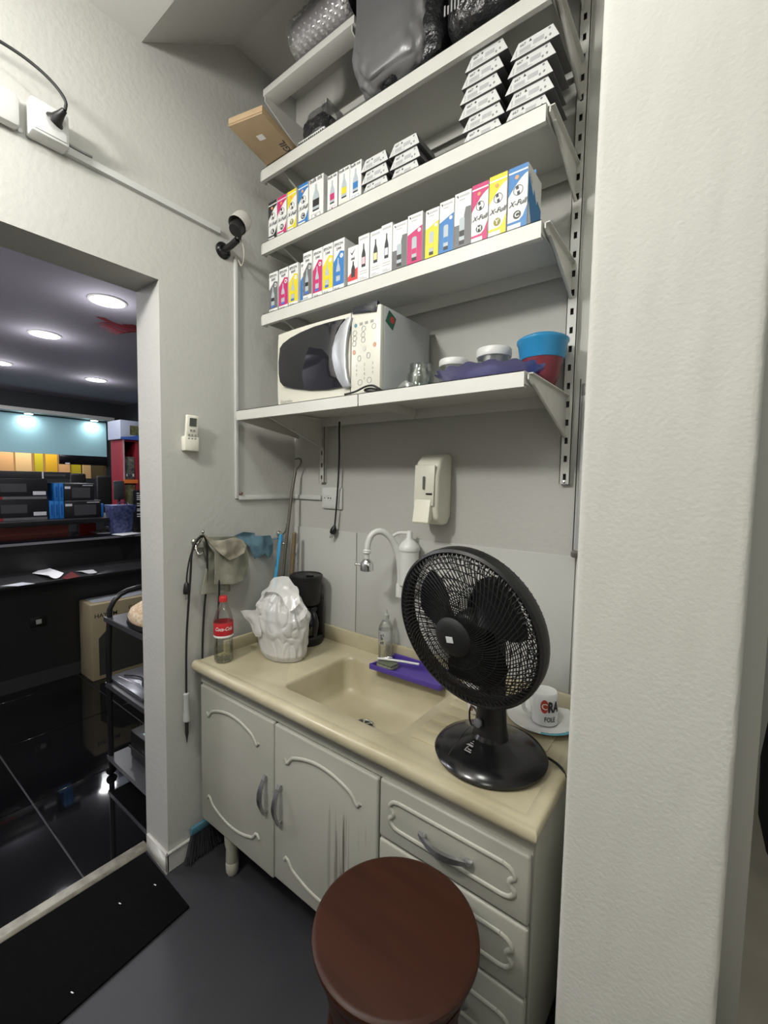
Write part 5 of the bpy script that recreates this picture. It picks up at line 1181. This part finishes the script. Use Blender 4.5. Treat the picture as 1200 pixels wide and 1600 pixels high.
MB().lathe([(.005, .0), (.0115, .006), (.0105, .05), (.0125, .09), (.013, .105), (.009, .112), (.009, .125)][::-1] and [(.005, 0), (.0105, -.004), (.010, -.05), (.0125, -.085), (.014, -.098), (.014, -.106), (.009, -.110)], (.020, -.536, .658), 20).build('handle', mat('iron_handle_grey', (.42, .43, .42), .5), t, smooth=50)
MB().lathe([(.0065, -.108), (.0065, -.155), (.004, -.170), (.0012, -.192)], (.020, -.536, .658), 14).build('tip', mat('sooty_metal', (.06, .055, .05), .5, metal=.6), t, smooth=50)
MB().tube([(.036, -.470, 1.238), (.035, -.495, 1.226), (.032, -.522, 1.17), (.028, -.533, 1.10), (.026, -.533, 1.07)], .0030, 8, smooth=2).build('lead', M_CORD, t, smooth=60)
MB().lathe([(.004, 0), (.009, -.006), (.0125, -.03), (.012, -.042), (.006, -.044)], (.026, -.533, 1.072), 16).build('plug', M_BLACK, t, smooth=50)
for dy in (-.004, .004): MB().cyl((.026, -.533+dy, 1.030), (.026, -.533+dy, 1.008), .002, 8).build('pin', M_CHROME, t)
for pts, lab in (([(.048, -.488, 1.236), (.046, -.470, 1.238), (.040, -.458, 1.18), (.030, -.455, 1.06), (.018, -.462, .95), (.014, -.468, .80), (.014, -.468, .60), (.014, -.470, .40), (.014, -.472, .28)], 'black cord from the hook down behind the cabinet edge'),
                 ([(.050, -.492, 1.240), (.048, -.462, 1.236), (.050, -.425, 1.18), (.050, -.415, 1.06), (.040, -.415, .95), (.024, -.412, .86), (.016, -.41, .80), (.014, -.41, .6)], 'black cord looping from the hook down to the sink upstand')):
    tag(MB().tube(pts, .0038, 8, smooth=2).build('draped_wire', M_CORD, smooth=60), lab, 'cord', 'cords on the hook')
# cloths
def drape(name, label, m, outline, x_off, folds, th=.006, seed=0, cat='cloth'):
    # a hanging cloth: an outline on the wall plane with real thickness, bellied by folds
    ys = [p[0] for p in outline]; zs = [p[1] for p in outline]; y0, y1, z0_, z1_ = min(ys), max(ys), min(zs), max(zs)
    bm = bmesh.new(); vs_ = [bm.verts.new((0, y, z)) for y, z in outline]; f = bm.faces.new(vs_)
    for a in range(1, 26):
        yy = y0+(y1-y0)*a/26; bmesh.ops.bisect_plane(bm, geom=bm.verts[:]+bm.edges[:]+bm.faces[:], plane_co=(0, yy, 0), plane_no=(0, 1, 0))
    for a in range(1, 22):
        zz = z0_+(z1_-z0_)*a/22; bmesh.ops.bisect_plane(bm, geom=bm.verts[:]+bm.edges[:]+bm.faces[:], plane_co=(0, 0, zz), plane_no=(0, 0, 1))
    for v in bm.verts:
        a = (v.co.y-y0)/(y1-y0); b = (v.co.z-z0_)/(z1_-z0_)
        v.co.x = x_off+folds*(math.sin(a*8+seed+b*1.5)*.5*(1.2-b)+.7*noise.noise(Vector((a*3+seed, b*3, 1)))+.5)+.012*math.sin(PI*a)
    r = bmesh.ops.solidify(bm, geom=bm.faces[:], thickness=th)
    me = bpy.data.meshes.new(name); bmesh.ops.recalc_face_normals(bm, faces=bm.faces); bm.to_mesh(me); bm.free()
    me.polygons.foreach_set('use_smooth', [True]*len(me.polygons)); me.set_sharp_from_angle(angle=math.radians(60)); me.materials.append(m)
    return me
M_CLOTH = mat('grey_green_cloth', (.29, .29, .23), .95, var=(30, (.20, .20, .155), .8), bump=(220, .6, .002)); M_CLOTHL = mat('soiled_cloth', (.44, .40, .32), .95, var=(26, (.20, .19, .15), .9), bump=(220, .6, .002))
q = lambda u, v, x=.03: X(270+u/6.667, 800+v/6.667, x)[1:]
t = thing('dish_cloth', 'grey green folded dish cloth with a soiled flap on the hook rail', 'cloth', (.03, -.36, 1.2), 'cloths on the hook rail')
link('back_fold', drape('back_fold', '', M_CLOTH, [q(*p) for p in ((320, 300), (420, 360), (600, 620), (600, 825), (300, 855), (335, 640), (360, 480))], .012, .014, seed=1), t).location = -Vector(t.location)
link('front_fold', drape('front_fold', '', M_CLOTH, [q(*p, .045) for p in ((330, 260), (640, 250), (740, 350), (800, 440), (795, 560), (760, 670), (620, 735), (440, 755), (430, 620), (425, 430))], .034, .020, seed=3), t).location = -Vector(t.location)
link('soiled_flap', drape('soiled_flap', '', M_CLOTHL, [q(*p, .06) for p in ((300, 225), (400, 295), (500, 285), (620, 262), (690, 285), (735, 345), (710, 420), (640, 470), (560, 495), (460, 440), (370, 340))], .062, .016, seed=5), t).location = -Vector(t.location)
M_BCL = mat('blue_cloth', (.12, .22, .28), .95, var=(26, (.07, .14, .19), .8), bump=(200, .6, .002))
t = thing('wiping_cloth', 'dusty blue wiping cloth draped over the hook rail near the corner', 'cloth', (.02, -.2, 1.2), 'cloths on the hook rail')
link('sheet', drape('sheet', '', M_BCL, [q(*p, .025) for p in ((650, 245), (720, 205), (830, 215), (840, 245), (1020, 245), (1050, 400), (1030, 430), (955, 475), (920, 420), (840, 485), (790, 370), (740, 320))], .014, .020, seed=2), t).location = -Vector(t.location)

# ================================================================== ON THE BACK WALL
t = thing('wall_outlet', 'white double wall outlet beneath the left shelf rail', 'outlet', (.24, 0, 1.37))
box(.186, -.012, 1.330, .302, 0, 1.422).build('plate', M_PVCW, t, bevel=.006)
box(.192, -.0135, 1.336, .296, -.011, 1.416).build('cover', M_PVCW, t, bevel=.001)
for cx, rr in ((.207, .0028), (.228, .0032), (.241, .0032)): MB().cyl((cx, -.0130, 1.376), (cx, -.0138, 1.376), rr, 10).build('hole', M_DARK, t)
MB().tube([(.2345+.014*math.cos(a), -.0136, 1.376+.012*math.sin(a)) for a in (2*PI*i/20 for i in range(20))], .0009, 5, closed=True).build('socket_ring', mat('grey_button', (.55, .54, .50)), t)
t = thing('hanging_plug', 'black plug dangling on its cord below the deep shelf', 'plug', (.30, -.03, 1.2))
MB().tube([(.300, -.027, 1.69), (.300, -.028, 1.64), (.303, -.028, 1.58), (.298, -.027, 1.46), (.290, -.027, 1.36), (.281, -.026, 1.28), (.278, -.025, 1.262)], .0036, 8, smooth=2).build('cord', M_CORD, t, smooth=60)
MB().lathe([(.004, 0), (.007, -.006), (.014, -.022), (.013, -.036), (.008, -.040)], (.279, -.025, 1.266), 16, axis=(.25, .1, .97)).build('plug', M_BLACK, t, smooth=50)
for k in (-1, 0, 1): MB().cyl((.268+k*.007, -.029, 1.229), (.262+k*.007, -.031, 1.210), .002, 8).build('pin', M_CHROME, t)
# poles in the corner
t = thing('hook_pole', 'dark metal pole ending in a curved hook in the corner', 'pole', (.055, -.14, ZC))
MB().tube([(.060, -.145, ZC+.006), (.056, -.100, 1.15), (.053, -.062, 1.40), (.055, -.045, 1.485)], .0068, 12).build('shaft', mat('dull_steel', (.16, .15, .13), .45, metal=.7), t, smooth=60)
MB().tube([(.055, -.045, 1.48), (.059, -.040, 1.500), (.074, -.036, 1.512), (.082, -.034, 1.528), (.078, -.034, 1.543), (.062, -.036, 1.545), (.046, -.038, 1.542)], .0034, 10, smooth=2).build('hook', mat('dull_steel', (.16, .15, .13)), t, smooth=60)
t = thing('squeegee_handle', 'bright blue flat handle leaning in the corner left of the hook pole', 'handle', (.03, -.165, ZC))
MB().prism([(.047, -.196, ZC+.004), (.065, -.196, ZC+.004), (.038, -.108, 1.205), (.020, -.108, 1.205)], (0, .006, 0)).build('handle', mat('sky_blue_plastic', (.06, .32, .58), .35), t, bevel=.002)
box(.024, -.112, 1.175, .038, -.098, 1.212).build('grip_end', mat('sky_blue_plastic', (.06, .32, .58)), t, bevel=.003)
t = thing('wooden_handle', 'brown wooden handle leaning in the corner right of the hook pole', 'handle', (.075, -.10, ZC))
MB().tube([(.082, -.105, ZC+.004), (.080, -.085, 1.05), (.078, -.068, 1.215)], .0095, 12).build('shaft', mat('old_wood', (.17, .12, .065), .6, var=(20, (.10, .07, .04), .8, (6, 6, .6))), t, smooth=60)
MB().lathe([(.0095, 0), (.008, .006), (0, .009)], (.078, -.068, 1.214), 12).build('end', mat('old_wood', (.17, .12, .065)), t, smooth=60)
# broom beside the cabinet
t = thing('broom', 'dark bristle broom with a blue head on the floor beside the cabinet', 'broom', (.029, -.472, 0))
BY_ = -.472
MB().prism([(.020, BY_-.060, .100), (.038, BY_-.060, .100), (.038, BY_+.060, .100), (.020, BY_+.060, .100)], (0, 0, .030)).build('head', mat('teal_head', (.06, .16, .22), .5), t, bevel=.006)
mb = MB()
for k in range(420):
    f = random.uniform(-1, 1); y = BY_+f*.056; x = .029+random.uniform(-.007, .007)
    mb.tube([(x, y, .102), (x+random.uniform(-.003, .008), y+f*.012, .055), (x+random.uniform(-.006, .020), y+f*.026+random.uniform(-.006, .006), random.uniform(.002, .014))], .0014, 3)
br = mb.build('bristles', mat('dark_bristle', (.03, .03, .035), .8), t); br['kind'] = 'stuff'
MB().tube([(.029, BY_+.02, .128), (.018, BY_+.022, .20)], .009, 10).build('socket', M_BLACK, t, smooth=60)
MB().tube([(.018, BY_+.022, .195), (.0145, BY_+.022, .27)], .008, 10).build('stick', mat('pine', (.55, .40, .22), .6), t, smooth=60)
# soap dispenser
t = thing('soap_dispenser', 'pale wall soap dispenser with a push lever above the tap', 'soap dispenser', (.762, 0, 1.31))
M_DISP = mat('aged_white_plastic', (.72, .705, .60), .4)
prof = [(0, 1.548), (-.050, 1.548), (-.085, 1.520), (-.098, 1.470), (-.100, 1.36), (-.092, 1.325), (-.060, 1.306), (-.020, 1.306), (0, 1.335)]
MB().prism([(.716, y, z) for y, z in prof], (.094, 0, 0)).build('shell', M_DISP, t, bevel=.012, seg=3)
MB().prism([(.722, -.094, 1.508), (.800, -.094, 1.508), (.800, -.1, 1.40), (.800, -.1, 1.372), (.722, -.1, 1.372)], (0, -.008, 0)).build('front_plate', M_DISP, t, bevel=.003)
MB().prism([(a, -.1085, b) for a, b in rrect(.7575, 1.425, .7655, 1.470, .0038)], (0, .002, 0)).build('level_window', mat('window_grey', (.10, .10, .085), .4), t)
box(.771, -.1088, 1.409, .794, -.106, 1.4145).build('slot', M_DARK, t)
MB().prism([(.728, -.100, 1.392), (.728, -.109, 1.392), (.728, -.122, 1.318), (.728, -.118, 1.312), (.728, -.094, 1.330)], (.062, 0, 0)).build('lever', mat('lever_cream', (.78, .76, .64), .4), t, bevel=.002)
# tap and filter
t = thing('filter_tap', 'white swan neck wall tap with a chrome nozzle and water filter', 'tap', (.65, 0, 1.05))
MB().tube([(.640, -.052, 1.055), (.640, -.054, 1.12), (.634, -.064, 1.19), (.618, -.088, 1.250), (.594, -.120, 1.277), (.574, -.146, 1.265), (.566, -.158, 1.232), (.565, -.160, 1.205)], [.0150, .0135, .0125, .012, .0115, .011, .011, .011], 14, smooth=2).build('spout', M_PVCW, t, smooth=60)
MB().lathe([(.015, 0), (.019, .003), (.019, .045), (.016, .052)], (.640, -.052, 1.028), 20).build('valve_body', M_PVCW, t, smooth=40)
MB().cyl((.640, -.052, 1.055), (.690, -.004, 1.060), .012, 14).build('wall_arm', M_PVCW, t, smooth=40)
MB().lathe([(.014, 0), (.015, .003), (.0135, .006), (.015, .009), (.012, .013)], (.565, -.160, 1.196), 20).build('collar', M_PVCW, t, smooth=40)
MB().cyl((.565, -.160, 1.170), (.565, -.160, 1.197), .0095, 14).build('nozzle_stem', M_PVCW, t, smooth=40)
MB().lathe([(.020, 0), (.0235, .002), (.024, .018), (.021, .032), (.012, .042), (.010, .044)], (.565, -.160, 1.132), 26).build('nozzle', M_CHROME, t, smooth=45)
MB().tube([(.545, -.166, 1.152), (.528, -.171, 1.152)], .0045, 10).build('nozzle_lever', M_CHROME, t, smooth=60)
MB().lathe([(0, -.006), (.0055, -.004), (.0065, 0), (.0055, .004), (0, .006)], (.526, -.1715, 1.152), 12).build('lever_tip', M_CHROME, t, smooth=60)
fc = (.668, -.046, 0)
MB().lathe([(.030, 1.075), (.0355, 1.080), (.0355, 1.205)], fc, 32).build('filter_cylinder', M_PVCW, t, smooth=45)
MB().lathe([(.038, 1.204), (.039, 1.210), (.036, 1.222), (.022, 1.238), (.011, 1.250), (.010, 1.272), (.007, 1.275)], fc, 32).build('filter_cap', M_PVCW, t, smooth=50)
MB().tube([(.668, -.046, 1.266), (.640, -.052, 1.266), (.624, -.058, 1.264), (.612, -.072, 1.252)], .0062, 10, smooth=2).build('filter_pipe', M_PVCW, t, smooth=60)
MB().cyl((.668, -.046, 1.09), (.640, -.052, 1.078), .007, 10).build('lower_pipe', M_PVCW, t)
# steel tube on the wall by the rail
t = thing('wall_tube', 'grey metal tube with dark end caps on the wall beside the pillar', 'tube', (1.236, -.02, 1.23))
MB().cyl((1.238, -.020, 1.262), (1.238, -.020, 1.715), .013, 20).build('tube', mat('grey_tube', (.50, .50, .49), .3, metal=.5), t, smooth=40)
MB().lathe([(.014, 0), (.0145, .002), (.0145, .03), (.013, .032)], (1.238, -.020, 1.70), 20).build('cap', mat('dark_cap', (.18, .17, .16), .4, metal=.5), t, smooth=40)
MB().lathe([(.019, 0), (.021, .003), (.021, .014), (.0145, .020)], (1.236, -.022, 1.243), 20).build('foot_cap', mat('dark_cap', (.18, .17, .16)), t, smooth=40)
MB().cyl((1.217, -.012, 1.25), (1.217, -.012, 1.75), .0015, 6).build('wire', M_CORD, t)

# ================================================================== FLOOR THINGS
M_WOOD = mat('mahogany', (.042, .013, .006), .45, var=(3.5, (.028, .008, .004), .9, (1, 7, 1)), spec=.25)
sx_, sy_, sz_ = 1.108, -.722, .62
t = thing('bar_stool', 'round dark red wooden stool in front of the drawers', 'stool', (sx_, sy_, 0))
MB().lathe([(.128, -.052), (.140, -.048), (.152, -.022), (.156, -.010), (.155, -.004), (.151, -.001), (.146, 0), (0, 0)], (sx_, sy_, sz_), 72).build('seat', M_WOOD, t, smooth=30)
MB().lathe([(.112, -.150), (.118, -.148), (.134, -.075), (.141, -.050), (.130, -.050)], (sx_, sy_, sz_), 64).build('apron', mat('mahogany', (.05, .014, .008)), t, smooth=40)
for k in range(4):
    a = math.radians(45+90*k+12); c_, s_ = math.cos(a), math.sin(a)
    MB().tube([(sx_+.100*c_, sy_+.100*s_, sz_-.045), (sx_+.165*c_, sy_+.165*s_, .002)], [.017, .014], 12).build('leg', M_WOOD, t, smooth=60)
for zz, rr in ((.20, .146), (.34, .131)):
    for k in range(4):
        a = math.radians(57+90*k); b = a+PI/2
        MB().tube([(sx_+rr*math.cos(a), sy_+rr*math.sin(a), zz), (sx_+rr*math.cos(b), sy_+rr*math.sin(b), zz)], .009, 10).build('rung', M_WOOD, t, smooth=60)
M_MAT = mat('black_carpet', (.0045, .0045, .005), 1.0, bump=(400, .8, .004), spec=.08)
mt = thing('door_mat', 'black carpet mat on the grey floor along the doorway', 'mat', (.02, -1.1, 0))
MB().prism([(-.140, -.622, 0), (.200, -.632, 0), (.235, -1.02, 0), (.27, -1.60, 0), (-.140, -1.60, 0)], (0, 0, .008)).build('pile', M_MAT, mt, bevel=.002)
for k, (u, v) in enumerate(((185, 1411), (110, 1550), (240, 1382))):
    p = Z(u, v, .009); 
    tag(MB().prism([(p[0], p[1], .0085), (p[0]+.009, p[1]+.002, .0085), (p[0]+.010, p[1]+.005, .0085), (p[0]+.001, p[1]+.003, .0085)], (0, 0, .0008)).build('paper_scrap', M_PAPER), ['white scrap in the middle of the black mat', 'pale scrap near the front edge of the black mat', 'tiny scrap near the inner corner of the black mat'][k], 'scrap', 'scraps on the mat')
